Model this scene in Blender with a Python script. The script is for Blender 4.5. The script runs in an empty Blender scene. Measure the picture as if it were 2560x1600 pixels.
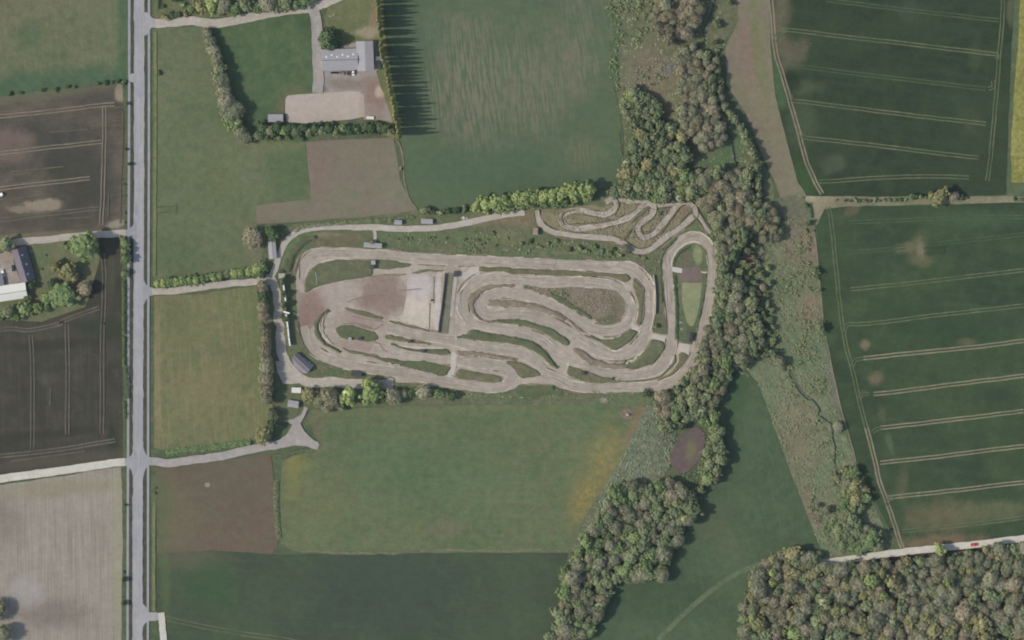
import bpy, bmesh, math, random
import numpy as np
from mathutils import Vector, Matrix, noise
from mathutils.geometry import delaunay_2d_cdt
R = math.radians
rng = random.Random(11)
SC = bpy.context.scene
COL = SC.collection
# ------------------------------------------------------------------ camera: an aerial view, slightly off nadir
MPP = 0.25                      # metres per photo pixel (photo is 2560 x 1600)
D = 4000.0
_n = Vector((0.05, 0.17, 1.0)).normalized()
CAMPOS = _n * D
_f = -_n
_r = _f.cross(Vector((0, 1, 0))).normalized()
_u = _r.cross(_f).normalized()
def G(px, py, z=0.0):
    """world point at height z that the aerial camera sees at photo pixel (px, py)"""
    d = _f * D + _r * ((px - 1280) * MPP) - _u * ((py - 800) * MPP)
    t = (z - CAMPOS.z) / d.z
    p = CAMPOS + d * t
    return Vector((p.x, p.y, z))
cam = bpy.data.cameras.new('camera'); cam.sensor_width = 36; cam.lens = 36 * D / (2560 * MPP)
cam.clip_start = 10; cam.clip_end = 20000
camo = bpy.data.objects.new('camera', cam); COL.objects.link(camo)
camo.matrix_world = Matrix(((_r.x, _u.x, _n.x, CAMPOS.x), (_r.y, _u.y, _n.y, CAMPOS.y), (_r.z, _u.z, _n.z, CAMPOS.z), (0, 0, 0, 1)))
SC.camera = camo
# ------------------------------------------------------------------ light: sun in the west, clear sky
EL = 42.0
w = bpy.data.worlds.new('World'); SC.world = w; w.use_nodes = True
sky = w.node_tree.nodes.new('ShaderNodeTexSky'); sky.sky_type = 'NISHITA'; sky.sun_disc = False
sky.sun_elevation = R(EL); sky.sun_rotation = R(270); sky.air_density = 1.2; sky.dust_density = 1.5
bg = w.node_tree.nodes['Background']; bg.inputs[1].default_value = 0.15
w.node_tree.links.new(sky.outputs[0], bg.inputs[0])
sl = bpy.data.lights.new('sun', 'SUN'); sl.energy = 3.2; sl.angle = R(0.5); sl.color = (1.0, 0.95, 0.88)
so = bpy.data.objects.new('sun', sl); COL.objects.link(so)
so.rotation_euler = Vector((math.cos(R(EL)), 0.03, -math.sin(R(EL)))).to_track_quat('-Z', 'Y').to_euler()
SC.view_settings.view_transform = 'Standard'; SC.view_settings.look = 'None'
SC.view_settings.exposure = 0.10; SC.view_settings.gamma = 1
SC.cycles.filter_width = 1.9
SC.cycles.max_bounces = 5; SC.cycles.diffuse_bounces = 3; SC.cycles.transparent_max_bounces = 6
# ------------------------------------------------------------------ reading coordinates noted from the photo
_t = 2419 / 640; _z = 2419 / 480
FR = {'F': (0, 0, 2419 / 2560), 'A': (640, 540, _z), 'B': (1080, 600, _z), 'C': (1400, 600, _z), 'D': (680, 750, _z),
      'E': (1080, 750, _z), 'G': (1400, 760, _z), 'H': (1320, 460, _z)}
for c in range(4):
    for r_ in range(4): FR['%d%d' % (c, r_)] = (640 * c, 400 * r_, _t)
def px(s):
    out = []; f = FR['F']
    for tok in s.replace(':', ': ').split():
        if tok.endswith(':'): f = FR[tok[:-1]]; continue
        u, v = tok.split(',')[:2]
        out.append((f[0] + float(u) / f[2], f[1] + float(v) / f[2]))
    return [p for i, p in enumerate(out) if i == 0 or math.hypot(p[0] - out[i - 1][0], p[1] - out[i - 1][1]) > 1.0]
def catmull(p, closed, n=6):
    if len(p) < 3: return list(p)
    out = []; N = len(p)
    for i in range(N if closed else N - 1):
        if closed: a, b, c, d = p[i - 1], p[i], p[(i + 1) % N], p[(i + 2) % N]
        else: a, b, c, d = p[max(i - 1, 0)], p[i], p[i + 1], p[min(i + 2, N - 1)]
        for k in range(n):
            t = k / n
            out.append(tuple(0.5 * (2 * b[j] + (c[j] - a[j]) * t + (2 * a[j] - 5 * b[j] + 4 * c[j] - d[j]) * t * t
                                    + (3 * b[j] - a[j] - 3 * c[j] + d[j]) * t ** 3) for j in (0, 1)))
    if not closed: out.append(tuple(p[-1]))
    return out
def resample(p, step, closed):
    q = list(p) + ([p[0]] if closed else [])
    out = []
    for a, b in zip(q, q[1:]):
        L = math.hypot(b[0] - a[0], b[1] - a[1]); n = max(1, int(L / step))
        for k in range(n):
            t = k / n; out.append((a[0] + (b[0] - a[0]) * t, a[1] + (b[1] - a[1]) * t))
    if not closed: out.append(tuple(q[-1]))
    return out
def nv(x, y, z):
    return Vector((noise.noise(Vector((x, y, z))), noise.noise(Vector((y + 41.3, x - 17.7, z + 9.1))), 0))
def jit(p, amt, sc=9.0, seed=0.0):
    if amt <= 0: return p
    o = []
    for x, y in p:
        v = nv(x / sc, y / sc, seed) + 0.5 * nv(x / sc * 3, y / sc * 3, seed + 5)
        o.append((x + v.x * amt, y + v.y * amt))
    return o
def world(p, z=0.0): return [tuple(G(x, y, z)[:2]) for x, y in p]
# ------------------------------------------------------------------ objects
LAB = set()
def tag(o, label=None, cat=None, group=None, kind=None):
    if label: o['label'] = label
    if cat: o['category'] = cat
    if group: o['group'] = group
    if kind: o['kind'] = kind
    return o
def link(name, me, mat=None, parent=None, loc=None, rz=0.0):
    o = bpy.data.objects.new(name, me); COL.objects.link(o)
    if mat is not None and me is not None and not me.materials: me.materials.append(mat)
    if parent is not None: o.parent = parent
    if loc is not None: o.location = loc
    if rz: o.rotation_euler = (0, 0, rz)
    return o
def empty(name, loc, rz=0.0, label=None, cat=None, group=None):
    o = link(name, None, None, None, loc, rz); o.empty_display_size = 0.5
    return tag(o, label, cat, group)
def mesh(name, verts, faces, smooth=False):
    me = bpy.data.meshes.new(name); me.from_pydata([tuple(v) for v in verts], [], faces)
    if smooth: me.polygons.foreach_set('use_smooth', [True] * len(me.polygons))
    me.update(); return me
class MB:
    """collects boxes, tubes, prisms; build() links ONE mesh object"""
    def __init__(s): s.v = []; s.f = []
    def add(s, v, f):
        n = len(s.v); s.v += [tuple(q) for q in v]; s.f += [tuple(i + n for i in g) for g in f]; return s
    def box(s, c, d, rz=0.0, taper=1.0, M=None):
        v = []
        for z in (-1, 1):
            k = taper if z > 0 else 1.0
            for x, y in ((-1, -1), (1, -1), (1, 1), (-1, 1)):
                q = Vector((x * d[0] / 2 * k, y * d[1] / 2 * k, z * d[2] / 2))
                if rz: q = Matrix.Rotation(rz, 3, 'Z') @ q
                q = q + Vector(c)
                v.append(M @ q if M else q)
        return s.add(v, [(3, 2, 1, 0), (4, 5, 6, 7), (0, 1, 5, 4), (1, 2, 6, 5), (2, 3, 7, 6), (3, 0, 4, 7)])
    def tube(s, a, b, ra, rb=None, n=7):
        rb = ra if rb is None else rb
        a, b = Vector(a), Vector(b); d = (b - a).normalized()
        x = d.orthogonal().normalized(); y = d.cross(x)
        v = [a + (x * math.cos(t) + y * math.sin(t)) * ra for t in [2 * math.pi * k / n for k in range(n)]]
        v += [b + (x * math.cos(t) + y * math.sin(t)) * rb for t in [2 * math.pi * k / n for k in range(n)]]
        f = [(k, (k + 1) % n, n + (k + 1) % n, n + k) for k in range(n)] + [tuple(range(n - 1, -1, -1)), tuple(range(n, 2 * n))]
        return s.add(v, f)
    def build(s, name, mat, parent=None, smooth=False, loc=None, rz=0.0):
        return link(name, mesh(name, s.v, s.f, smooth), mat, parent, loc, rz)
# ------------------------------------------------------------------ materials
K = (0.94, 0.96, 1.00)           # how bright a level white surface renders under this sun and sky
def lin(c):
    c = c / 255.0
    return c / 12.92 if c <= 0.04045 else ((c + 0.055) / 1.055) ** 2.4
VEIL = (.013, .016, .0175)      # what the thin air in front of the ground adds
def alb(c, k=1.0): return tuple(max(.004, min(.9, (lin(c[i]) - VEIL[i]) / K[i] * k)) for i in range(3)) + (1.0,)
class NT:
    def __init__(s, name):
        s.m = bpy.data.materials.new(name); s.m.use_nodes = True; s.t = s.m.node_tree; s.t.nodes.clear()
        s.out = s.t.nodes.new('ShaderNodeOutputMaterial')
    def n(s, ty, **kw):
        x = s.t.nodes.new('ShaderNode' + ty)
        for k, v in kw.items(): setattr(x, k, v)
        return x
    def l(s, a, b): s.t.links.new(a, b)
    def val(s, sock, v):
        if hasattr(v, 'is_linked') or isinstance(v, bpy.types.NodeSocket): s.l(v, sock)
        else: sock.default_value = v
    def math(s, op, a, b=None, clamp=False):
        x = s.n('Math', operation=op, use_clamp=clamp); s.val(x.inputs[0], a)
        if b is not None: s.val(x.inputs[1], b)
        return x.outputs[0]
    def ramp(s, v, a, b, lo=0.0, hi=1.0):
        x = s.n('MapRange', interpolation_type='SMOOTHSTEP'); s.val(x.inputs[0], v)
        for i, q in zip((1, 2, 3, 4), (a, b, lo, hi)): x.inputs[i].default_value = q
        return x.outputs[0]
    def mix(s, f, a, b):
        x = s.n('Mix', data_type='RGBA'); s.val(x.inputs[0], f); s.val(x.inputs[6], a); s.val(x.inputs[7], b)
        return x.outputs[2]
    def map(s, vec, loc=(0, 0, 0), rot=0.0, sc=(1, 1, 1), ty='TEXTURE'):
        x = s.n('Mapping', vector_type=ty); s.l(vec, x.inputs[0])
        x.inputs[1].default_value = loc; x.inputs[2].default_value = (0, 0, rot); x.inputs[3].default_value = sc
        return x.outputs[0]
    def noise(s, vec, scale, detail=3.0, rough=0.55):
        x = s.n('TexNoise'); s.l(vec, x.inputs['Vector']); x.inputs['Scale'].default_value = scale
        x.inputs['Detail'].default_value = detail; x.inputs['Roughness'].default_value = rough
        return x.outputs[0]
    def hsv(s, col, h=.5, sat=1.0, v=1.0):
        x = s.n('HueSaturation'); s.val(x.inputs['Hue'], h); s.val(x.inputs['Saturation'], sat); s.val(x.inputs['Value'], v); s.val(x.inputs['Color'], col)
        return x.outputs[0]
def gmat(name, c0, c1=None, c2=None, big=45.0, mid=9.0, fine=1.1, grain=0.35, streak=None, patches=(), bump=0.0, uv=False, a1=.9, a2=.7, sd=None):
    """ground material: base colour, two blotch scales, grain, optional streaks (angle, width, length, colour, amount)
    and stains (px centre, px radii, angle, colour, amount, softness, streaky)"""
    T = NT(name); geo = T.n('NewGeometry'); P = geo.outputs['Position']
    flat = T.map(P, sc=(1, 1, 1e4))
    sd = (sum(map(ord, name)) * 37) % 400 if sd is None else sd
    off = T.map(flat, loc=(sd, -sd * .7, 0))
    col = alb(c0)
    if c1: col = T.mix(T.math('MULTIPLY', T.ramp(T.noise(off, 1 / big, 4, .6), .38, .62), a1), col, alb(c1))
    if c2: col = T.mix(T.math('MULTIPLY', T.ramp(T.noise(off, 1 / mid, 5, .65), .45, .68), a2), col, alb(c2))
    if streak:
        for st in (streak if isinstance(streak, list) else [streak]):
            ang, wd, ln, sc, am = st
            base = off
            if uv:
                tc = T.n('UVMap'); base = tc.outputs[0]
            v = T.map(base, rot=R(-ang), sc=(ln, wd, 1))
            col = T.mix(T.math('MULTIPLY', T.ramp(T.noise(v, 1.0, 3, .6), .48, .66), am), col, alb(sc))
    warp = T.noise(off, 1 / 15.0, 9, .74) if patches else None
    for pt in patches:
        (cx, cy), (rx, ry), ang, pc, am, soft = pt[:6]
        g = G(cx, cy)
        v = T.map(flat, loc=(g.x, g.y, 0), rot=R(-ang), sc=(rx * MPP, ry * MPP, 1e4))
        ln = T.n('VectorMath', operation='LENGTH'); T.l(v, ln.inputs[0])
        d = T.math('ADD', ln.outputs['Value'], T.math('MULTIPLY', T.math('SUBTRACT', warp, 0.5), 2.3))
        f = T.math('MULTIPLY', T.ramp(d, 1 - soft, 1 + soft, 1, 0), am)
        if len(pt) > 6 and pt[6]:
            if pt[6] < 0: nz_ = T.noise(off, 1 / 3.5, 6, .8)
            else: nz_ = T.noise(T.map(off, rot=R(-pt[6]), sc=(16.0, 1.6, 1)), 1.0, 3, .65)
            f = T.math('MULTIPLY', f, T.ramp(nz_, .4, .62))
        col = T.mix(f, col, alb(pc))
    fn = T.noise(off, 1 / fine, 4, .8)
    fn2 = T.noise(off, 1 / (fine * 4.5), 6, .78)
    fn3 = T.noise(off, 1 / 32.0, 3, .6)
    vv = T.math('ADD', T.math('MULTIPLY', fn, grain * 2.6), T.math('MULTIPLY', fn2, grain * 3.2))
    vv = T.math('ADD', vv, T.math('MULTIPLY', fn3, grain * 1.0))
    vv = T.math('ADD', vv, 1.0 - grain * 3.4)
    hh = T.math('ADD', T.math('MULTIPLY', T.noise(off, 1 / (fine * 7), 4, .7), .03), .485)
    col = T.hsv(col, h=hh, sat=.98)
    col = T.hsv(col, v=vv)
    b = T.n('BsdfDiffuse'); T.l(col, b.inputs[0]); b.inputs[1].default_value = .6
    if bump:
        bp = T.n('Bump'); bp.inputs['Strength'].default_value = 1.0; bp.inputs['Distance'].default_value = bump
        T.l(T.math('ADD', fn2, T.math('MULTIPLY', fn, .4)), bp.inputs['Height']); T.l(bp.outputs[0], b.inputs['Normal'])
    T.l(b.outputs[0], T.out.inputs[0])
    return T.m
def pmat(name, c, rough=.6, spec=.3, metal=0.0, var=.12, scale=1.5, lines=None, k=1.0):
    """painted / built surface with weathering; lines=(angle, spacing) adds sheet seams"""
    T = NT(name); tc = T.n('TexCoord'); P = tc.outputs['Object']
    v = T.math('ADD', T.math('MULTIPLY', T.noise(P, scale, 4, .65), var * 2), 1 - var)
    if lines:
        wv = T.n('TexWave', wave_type='BANDS', bands_direction='X'); wv.inputs['Scale'].default_value = 1 / lines[1] / 6.283 * 3.14
        T.l(T.map(P, rot=R(lines[0])), wv.inputs[0]); v = T.math('MULTIPLY', v, T.ramp(wv.outputs[1], 0.0, .25, .8, 1.0))
    col = T.hsv(alb(c, k), v=v)
    b = T.n('BsdfPrincipled'); T.l(col, b.inputs['Base Color']); b.inputs['Roughness'].default_value = rough
    b.inputs['Specular IOR Level'].default_value = spec; b.inputs['Metallic'].default_value = metal
    T.l(b.outputs[0], T.out.inputs[0]); return T.m
LEAFK = 2.15
def lmat(name, c, c2=None, k=1.0, var=.5, trans=.18):
    """leaves: each leaf and each tree a little different"""
    T = NT(name); geo = T.n('NewGeometry'); oi = T.n('ObjectInfo')
    ri = geo.outputs['Random Per Island']
    col = T.mix(ri, alb(c, LEAFK * k), alb(c2 or c, LEAFK * k))
    v = T.math('ADD', T.math('MULTIPLY', ri, var), 1 - var * .5)
    v = T.math('MULTIPLY', v, T.math('ADD', T.math('MULTIPLY', oi.outputs['Random'], .36), .82))
    h = T.math('ADD', T.math('MULTIPLY', oi.outputs['Random'], -.03), .515)
    col = T.hsv(col, h=h, v=v)
    a = T.n('BsdfDiffuse'); b = T.n('BsdfTranslucent'); m = T.n('MixShader'); m.inputs[0].default_value = trans
    T.l(col, a.inputs[0]); T.l(col, b.inputs[0]); T.l(a.outputs[0], m.inputs[1]); T.l(b.outputs[0], m.inputs[2])
    T.l(m.outputs[0], T.out.inputs[0]); return T.m
# ------------------------------------------------------------------ ground shapes
ZI = [0.03]
def nz(step=0.01): ZI[0] += step; return ZI[0]
def fill(pts3):
    z = pts3[0][2]; n = len(pts3)
    res = delaunay_2d_cdt([Vector(p[:2]) for p in pts3], [], [list(range(n))], 1, 1e-4)
    zz = lambda v, src: pts3[src[0]][2] if src else z
    bm = bmesh.new(); vs = [bm.verts.new((v.x, v.y, zz(v, o))) for v, o in zip(res[0], res[3])]
    for t in res[2]:
        try: f = bm.faces.new([vs[i] for i in t])
        except ValueError: continue
        f.normal_update()
        if f.normal.z < 0: f.normal_flip()
    return bm
def sheet(name, spec, mat, label=None, smooth=False, rough=0.5, z=None, step=4.0, sc=9.0, cat=None):
    z = nz() if z is None else z
    p = px(spec) if isinstance(spec, str) else spec
    if smooth: p = catmull(p, True, 6)
    w_ = jit(resample(world(p, z), step, True), rough, sc, z * 31)
    bm = fill([(x, y, z) for x, y in w_])
    me = bpy.data.meshes.new(name); bm.to_mesh(me); bm.free()
    o = link(name, me, mat); tag(o, label, cat or name.replace('_', ' '), None, 'structure'); return o
def area(p): return 0.5 * sum(a[0] * b[1] - b[0] * a[1] for a, b in zip(p, p[1:] + p[:1]))
def mound(name, spec, mat, label, h=0.7, slope=1.3, rough=0.35, z=None, smooth=True):
    """raised bank: a polygon with sloping sides"""
    z0 = 0.3 if z is None else z
    p = px(spec) if isinstance(spec, str) else spec
    if smooth: p = catmull(p, True, 5)
    w_ = jit(resample(world(p, z0 + h), 1.6, True), rough, 5.0, len(p) * 1.7)
    if area(w_) < 0: w_ = w_[::-1]
    n = len(w_)
    def inset(q, d):
        o = []
        for i in range(n):
            a, b, c = Vector(q[i - 2]), Vector(q[i]), Vector(q[(i + 2) % n])
            t = (c - a); t = t.normalized() if t.length > 1e-6 else Vector((1, 0))
            o.append((b.x - t.y * d, b.y + t.x * d))
        return o
    i1, i2 = inset(w_, slope * .5), inset(w_, slope)
    rings = [[(x, y, z0 - .1) for x, y in w_], [(x, y, z0 + h * .62) for x, y in i1],
             [(x, y, z0 + h + .18 * noise.noise(Vector((x / 4, y / 4, 3)))) for x, y in i2]]
    V = [q for r_ in rings for q in r_]; Fc = []
    for k in range(2):
        for i in range(n): j = (i + 1) % n; Fc.append((k * n + i, k * n + j, (k + 1) * n + j, (k + 1) * n + i))
    bm = fill([(x, y, z) for x, y, z in rings[2]])
    bm.verts.index_update(); m = len(V)
    V += [tuple(v.co) for v in bm.verts]; Fc += [tuple(m + v.index for v in f.verts) for f in bm.faces]; bm.free()
    o = link(name, mesh(name, V, Fc), mat); tag(o, label, 'grass bank', None, 'structure'); return o
def strip(pts2, width, z, taper=False, off=0.0):
    """verts/faces/uv of a flat ribbon along world points"""
    V = []; Fc = []; U = []; s = 0.0; n = len(pts2)
    for i, p in enumerate(pts2):
        a, b = Vector(pts2[max(i - 1, 0)]), Vector(pts2[min(i + 1, n - 1)])
        t = (b - a).normalized(); nn = Vector((-t.y, t.x))
        if i: s += (Vector(p) - Vector(pts2[i - 1])).length
        wd = (width[i] if isinstance(width, list) else width) / 2
        if taper: wd *= min(1, .25 + min(i, n - 1 - i) / 3)
        wa = wd * (1 + .12 * noise.noise(Vector((p[0] / 3, p[1] / 3, 1)))); wb = wd * (1 + .12 * noise.noise(Vector((p[0] / 3, p[1] / 3, 9))))
        q = Vector(p) + nn * off
        V += [(q + nn * wa).to_tuple() + (z,), (q - nn * wb).to_tuple() + (z,)]
        U += [(s, wd), (s, -wd)]
        if i: Fc.append((2 * i - 2, 2 * i - 1, 2 * i + 1, 2 * i))
    return V, Fc, U
LINES = {}
def clean(p0, width=6.0):
    p = [p0[0]]
    for a in p0[1:]:
        if math.hypot(a[0] - p[-1][0], a[1] - p[-1][1]) < 9 and a is not p0[-1]: continue
        if len(p) > 1:
            d1 = Vector((p[-1][0] - p[-2][0], p[-1][1] - p[-2][1])); d2 = Vector((a[0] - p[-1][0], a[1] - p[-1][1]))
            if d1.dot(d2) < 0 and d2.length < 60 and width > 5: continue
        p.append(a)
    return p
def ribbon(name, specs, width, mat, label=None, z=None, step=2.5, rough=0.0, pairs=None, smooth=True, taper=False, kind='structure', cat=None):
    """flat strips along one or more lines; pairs=gap lays two wheel tracks per line"""
    z = nz() if z is None else z
    V = []; Fc = []; U = []; LINES.setdefault(name, []).extend(specs if isinstance(specs, list) else [specs])
    for k, sp in enumerate(specs if isinstance(specs, list) else [specs]):
        p = clean(px(sp), width)
        if smooth: p = catmull(p, False, 6)
        w_ = jit(resample(world(p, z), step, False), rough, 7.0, k * 3.1)
        for off in ((-pairs / 2, pairs / 2) if pairs else (0.0,)):
            v, f, u = strip(w_, width, z + .004 * (k % 3), taper, off)
            n = len(V); V += v; U += u; Fc += [tuple(i + n for i in g) for g in f]
    me = mesh(name, V, Fc); uvl = me.uv_layers.new(name='UVMap')
    for lp in me.loops: uvl.data[lp.index].uv = U[lp.vertex_index]
    for p in me.polygons:
        if p.normal.z < 0: p.flip()
    o = link(name, me, mat); tag(o, label, cat or name.replace('_', ' '), None, kind); return o
def inside(poly, x, y):
    r_ = np.zeros(len(x), bool); j = len(poly) - 1
    for i in range(len(poly)):
        xi, yi = poly[i]; xj, yj = poly[j]
        c = ((yi > y) != (yj > y)) & (x < (xj - xi) * (y - yi) / ((yj - yi) or 1e-9) + xi)
        r_ ^= c; j = i
    return r_
def scatter_pts(poly, n, seed):
    g = np.random.default_rng(seed); a = np.array(poly)
    x = g.uniform(a[:, 0].min(), a[:, 0].max(), n); y = g.uniform(a[:, 1].min(), a[:, 1].max(), n)
    k = inside(poly, x, y); return x[k], y[k]
def tussocks(name, specs, per_m2, r, h, mat, label, cat, seed=1, z=0.1, clump=12.0):
    """countless low tufts over an area, one mesh"""
    g = np.random.default_rng(seed); V = []; Fc = []; N = 5
    for sp in (specs if isinstance(specs, list) else [specs]):
        poly = world(px(sp)); a = np.array(poly)
        bb = (a[:, 0].max() - a[:, 0].min()) * (a[:, 1].max() - a[:, 1].min())
        x, y = scatter_pts(poly, int(bb * per_m2), seed + len(V))
        for xi, yi in zip(x, y):
            d = noise.noise(Vector((xi / clump, yi / clump, seed)))
            if d < g.uniform(-.35, .1): continue
            rr = r * g.uniform(.5, 1.5); hh = h * g.uniform(.4, 1.4); t0 = g.uniform(0, 6.28); n = len(V)
            for k in range(N):
                t = t0 + k * 6.283 / N; q = rr * g.uniform(.6, 1.25)
                V.append((xi + q * math.cos(t), yi + q * math.sin(t), z - .05))
            V.append((xi + g.uniform(-.3, .3) * rr, yi + g.uniform(-.3, .3) * rr, z + hh))
            Fc += [(n + k, n + (k + 1) % N, n + N) for k in range(N)]
    o = link(name, mesh(name, V, Fc), mat); tag(o, label, cat, None, 'stuff'); return o
HZD = 6.0e-6
# ================================================================== THE SETTING
def P1(s): return px(s)[0]
# ---- open ground to the horizon
m_verge = gmat('verge_grass', (92, 103, 80), (84, 99, 74), (108, 108, 86), 30, 6, 1.0, .4)
bm = bmesh.new()
for x, y in ((-2500, -2500), (2500, -2500), (2500, 2500), (-2500, 2500)): bm.verts.new((x, y, 0))
bm.faces.new(bm.verts); me = bpy.data.meshes.new('ground'); bm.to_mesh(me); bm.free()
tag(link('ground', me, m_verge), 'grassy ground running out under all the fields', 'ground', None, 'structure')
# ---- fields
GR = (88, 105, 84)
sheet('pasture', "-80,-80 304,-80 302,190 240,197 120,212 0,228 -80,236",
      gmat('pasture_north_west', (106, 112, 86), (114, 114, 90), (94, 108, 80), 50, 12, 1.2, .3, (84, 2.5, 30, (118, 117, 98), .6),
           [(P1('F:60,210'), (420, 40), -7, (80, 102, 80), .85, .5), (P1('F:296,90'), (18, 260), 0, (82, 103, 78), .8, .4), (P1('F:66,82'), (30, 34), 0, (84, 104, 80), .6, .5)]),
      'tan-green pasture left of the road in the upper corner')
m_cropw = gmat('bare_crop_west', (99, 94, 83), (86, 83, 74), (108, 103, 91), 40, 14, 1.5, .2, (-7, 1.2, 30, (112, 104, 93), .6),
      [(P1('F:90,330'), (120, 60), -6, (77, 77, 73), .75, .6), (P1('F:20,345'), (60, 45), 0, (120, 106, 97), .8, .5), (P1('F:190,420'), (90, 120), 0, (74, 75, 69), .8, .5),
       (P1('01: 400,430'), (52, 16), -4, (142, 132, 115), .95, .3), (P1('01: 230,470'), (42, 9), 3, (134, 126, 109), .8, .4), (P1('F:225,235'), (50, 22), 0, (78, 78, 72), .6, .5),
       (P1('00: 1140,870'), (13, 22), 0, (150, 140, 120), .85, .4), (P1('01: 1090,610'), (22, 10), -15, (150, 142, 124), .8, .5), (P1('F:60,225'), (200, 14), -6, (105, 108, 86), .7, .5),
       (P1('F:100,558'), (180, 10), -4, (122, 118, 98), .7, .5), (P1('F:120,525'), (120, 18), -4, (84, 82, 74), .6, .5)])
sheet('field', "-80,236 0,228 120,212 240,199 288,196 296,300 295,545 180,553 60,562 -80,580", m_cropw, 'brown thinly sown field with wheel tracks left of the road')
sheet('farm_garden', "-80,580 60,563 225,553 236,612 214,690 200,725 100,760 0,755 -80,750",
      gmat('garden_grass', (116, 116, 90), (104, 112, 84), (128, 124, 98), 18, 5, 1.0, .35, None,
           [(P1('01: 60,1000'), (40, 62), 0, (142, 130, 116), .9, .25), (P1('01: 20,880'), (40, 22), 0, (158, 154, 150), .9, .3), (P1('01: 380,900'), (18, 30), 0, (98, 114, 84), .6, .5)], .15),
      'garden lawn and yard around the farmhouse')
m_cropsw = gmat('dark_crop_west', (77, 77, 69), (72, 72, 66), (86, 84, 74), 45, 12, 1.6, .16, (90, 2, 40, (88, 86, 77), .45),
      [(P1('02: 500,230'), (110, 14), -5, (66, 68, 62), .7, .4), (P1('02: 940,60'), (60, 26), 0, (66, 74, 62), .8, .35), (P1('02: 300,1090'), (170, 13), -6, (66, 68, 62), .6, .5), (P1('02: 1060,1120'), (12, 45), 0, (58, 68, 55), .7, .5),
       (P1('02: 560,1330'), (170, 16), -6, (92, 88, 77), .7, .6), (P1('02: 420,560'), (9, 14), 0, (92, 94, 80), .5, .5), (P1('01: 1040,950'), (12, 90), 0, (84, 88, 72), .6, .5)])
sheet('field', "-80,750 0,755 100,760 200,725 214,690 236,612 232,553 287,548 290,700 290,1090 150,1107 0,1122 -80,1132", m_cropsw, 'dark bare field crossed by vertical wheel tracks')
sheet('field', "-80,1156 0,1146 150,1124 286,1102 290,1250 286,1590 -80,1590",
      gmat('ploughed_pale', (150, 141, 129), (144, 137, 124), (156, 149, 139), 40, 10, 1.5, .16, [(90, 1.6, 70, (134, 127, 115), .8), (90, 1.0, 45, (164, 156, 146), .6)],
           [(P1('03: 500,80'), (160, 22), -5, (138, 134, 110), .7, .6), (P1('03: 1110,700'), (16, 260), 0, (150, 146, 122), .7, .4), (P1('03: 480,1260'), (90, 34), 5, (122, 112, 103), .7, .6), (P1('03: 60,400'), (30, 50), 0, (130, 121, 110), .6, .6), (P1('03: 250,1060'), (45, 40), 0, (158, 153, 148), .7, .5)]),
      'pale ploughed field in the lower left corner')
sheet('pasture', "364,66 480,63 492,66 505,100 545,250 560,300 585,330 720,335 735,470 605,485 607,530 640,530 628,560 612,640 480,660 364,676",
      gmat('pasture_west', (101, 112, 83), (109, 114, 88), (93, 108, 80), 40, 8, 1.1, .3, (80, 3, 22, (108, 114, 90), .45),
           [(P1('F:690,410'), (60, 90), 0, (88, 106, 76), .7, .6), (P1('F:650,340'), (70, 20), 0, (114, 118, 86), .6, .6), (P1('F:530,420'), (40, 90), 0, (110, 116, 80), .35, .7), (P1('F:420,600'), (60, 60), 0, (86, 104, 76), .5, .6), (P1('F:600,600'), (30, 60), 0, (120, 116, 96), .5, .6)]),
      'long green pasture right of the road')
sheet('paddock', "498,62 560,48 640,37 728,28 736,60 744,130 751,220 690,225 672,235 668,290 600,312 575,270 548,200 528,130",
      gmat('paddock_grass', (88, 105, 78), (82, 101, 75), (100, 110, 82), 30, 8, 1.0, .3, None, [(P1('F:680,250'), (30, 50), 30, (116, 108, 86), .6, .6), (P1('F:735,60'), (30, 40), 0, (74, 94, 70), .6, .5)]),
      'dark green paddock beside the barn drive')
sheet('garden', "364,-80 800,-80 735,18 640,28 480,44 364,54", gmat('top_garden', (110, 114, 84), (96, 106, 78), (124, 124, 94), 14, 4, .9, .4), 'overgrown garden along the top lane')
sheet('lawn', "768,40 800,-80 912,-80 906,60 930,200 945,330 900,318 890,200 900,120 800,140 772,120",
      gmat('barn_lawn', (112, 116, 84), (102, 112, 80), (124, 118, 94), 16, 5, 1, .3, None, [(P1('10: 1110,200'), (10, 60), 8, (140, 122, 102), .7, .6), (P1('10: 1200,400'), (16, 130), 10, (126, 124, 84), .8, .5), (P1('10: 1310,1000'), (14, 100), 10, (126, 124, 84), .8, .5), (P1('10: 1050,310'), (30, 14), 0, (158, 146, 128), .8, .5), (P1('10: 1120,700'), (24, 50), 0, (96, 108, 78), .6, .5)]),
      'mown lawn between the barn and the poplar row')
m_yard = gmat('yard_gravel', (152, 147, 142), (146, 139, 131), (158, 152, 146), 12, 4, .8, .22, None,
      [(P1('10: 850,800'), (50, 16), 5, (132, 120, 110), .8, .5), (P1('10: 1140,900'), (34, 50), 0, (136, 116, 106), .85, .5), (P1('10: 640,840'), (14, 8), 0, (112, 106, 92), .7, .5), (P1('10: 1170,860'), (12, 14), 0, (178, 166, 150), .8, .5), (P1('10: 1100,1060'), (40, 18), 15, (148, 136, 126), .7, .5), (P1('10: 750,420'), (60, 16), 0, (156, 148, 138), .8, .5)])
sheet('yard', "10: 560,500 640,470 960,400 1130,390 1150,480 1180,640 1130,680 1160,760 1225,950 1275,1100 1290,1160 1130,1135 1020,1135 1000,880 590,892 575,700", m_yard, 'grey gravel yard around the barn', rough=1.0)
sheet('riding_arena', "10: 280,930 300,905 400,890 600,880 900,862 980,868 1020,900 1032,1100 900,1130 700,1145 480,1162 290,1155 276,1040",
      gmat('arena_sand', (174, 162, 151), (168, 157, 146), (179, 168, 158), 20, 6, .9, .12, None, [(P1('10: 1000,1000'), (8, 30), 0, (160, 150, 140), .6, .5)]), 'pale sand riding arena south of the barn', rough=.3)
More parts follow.
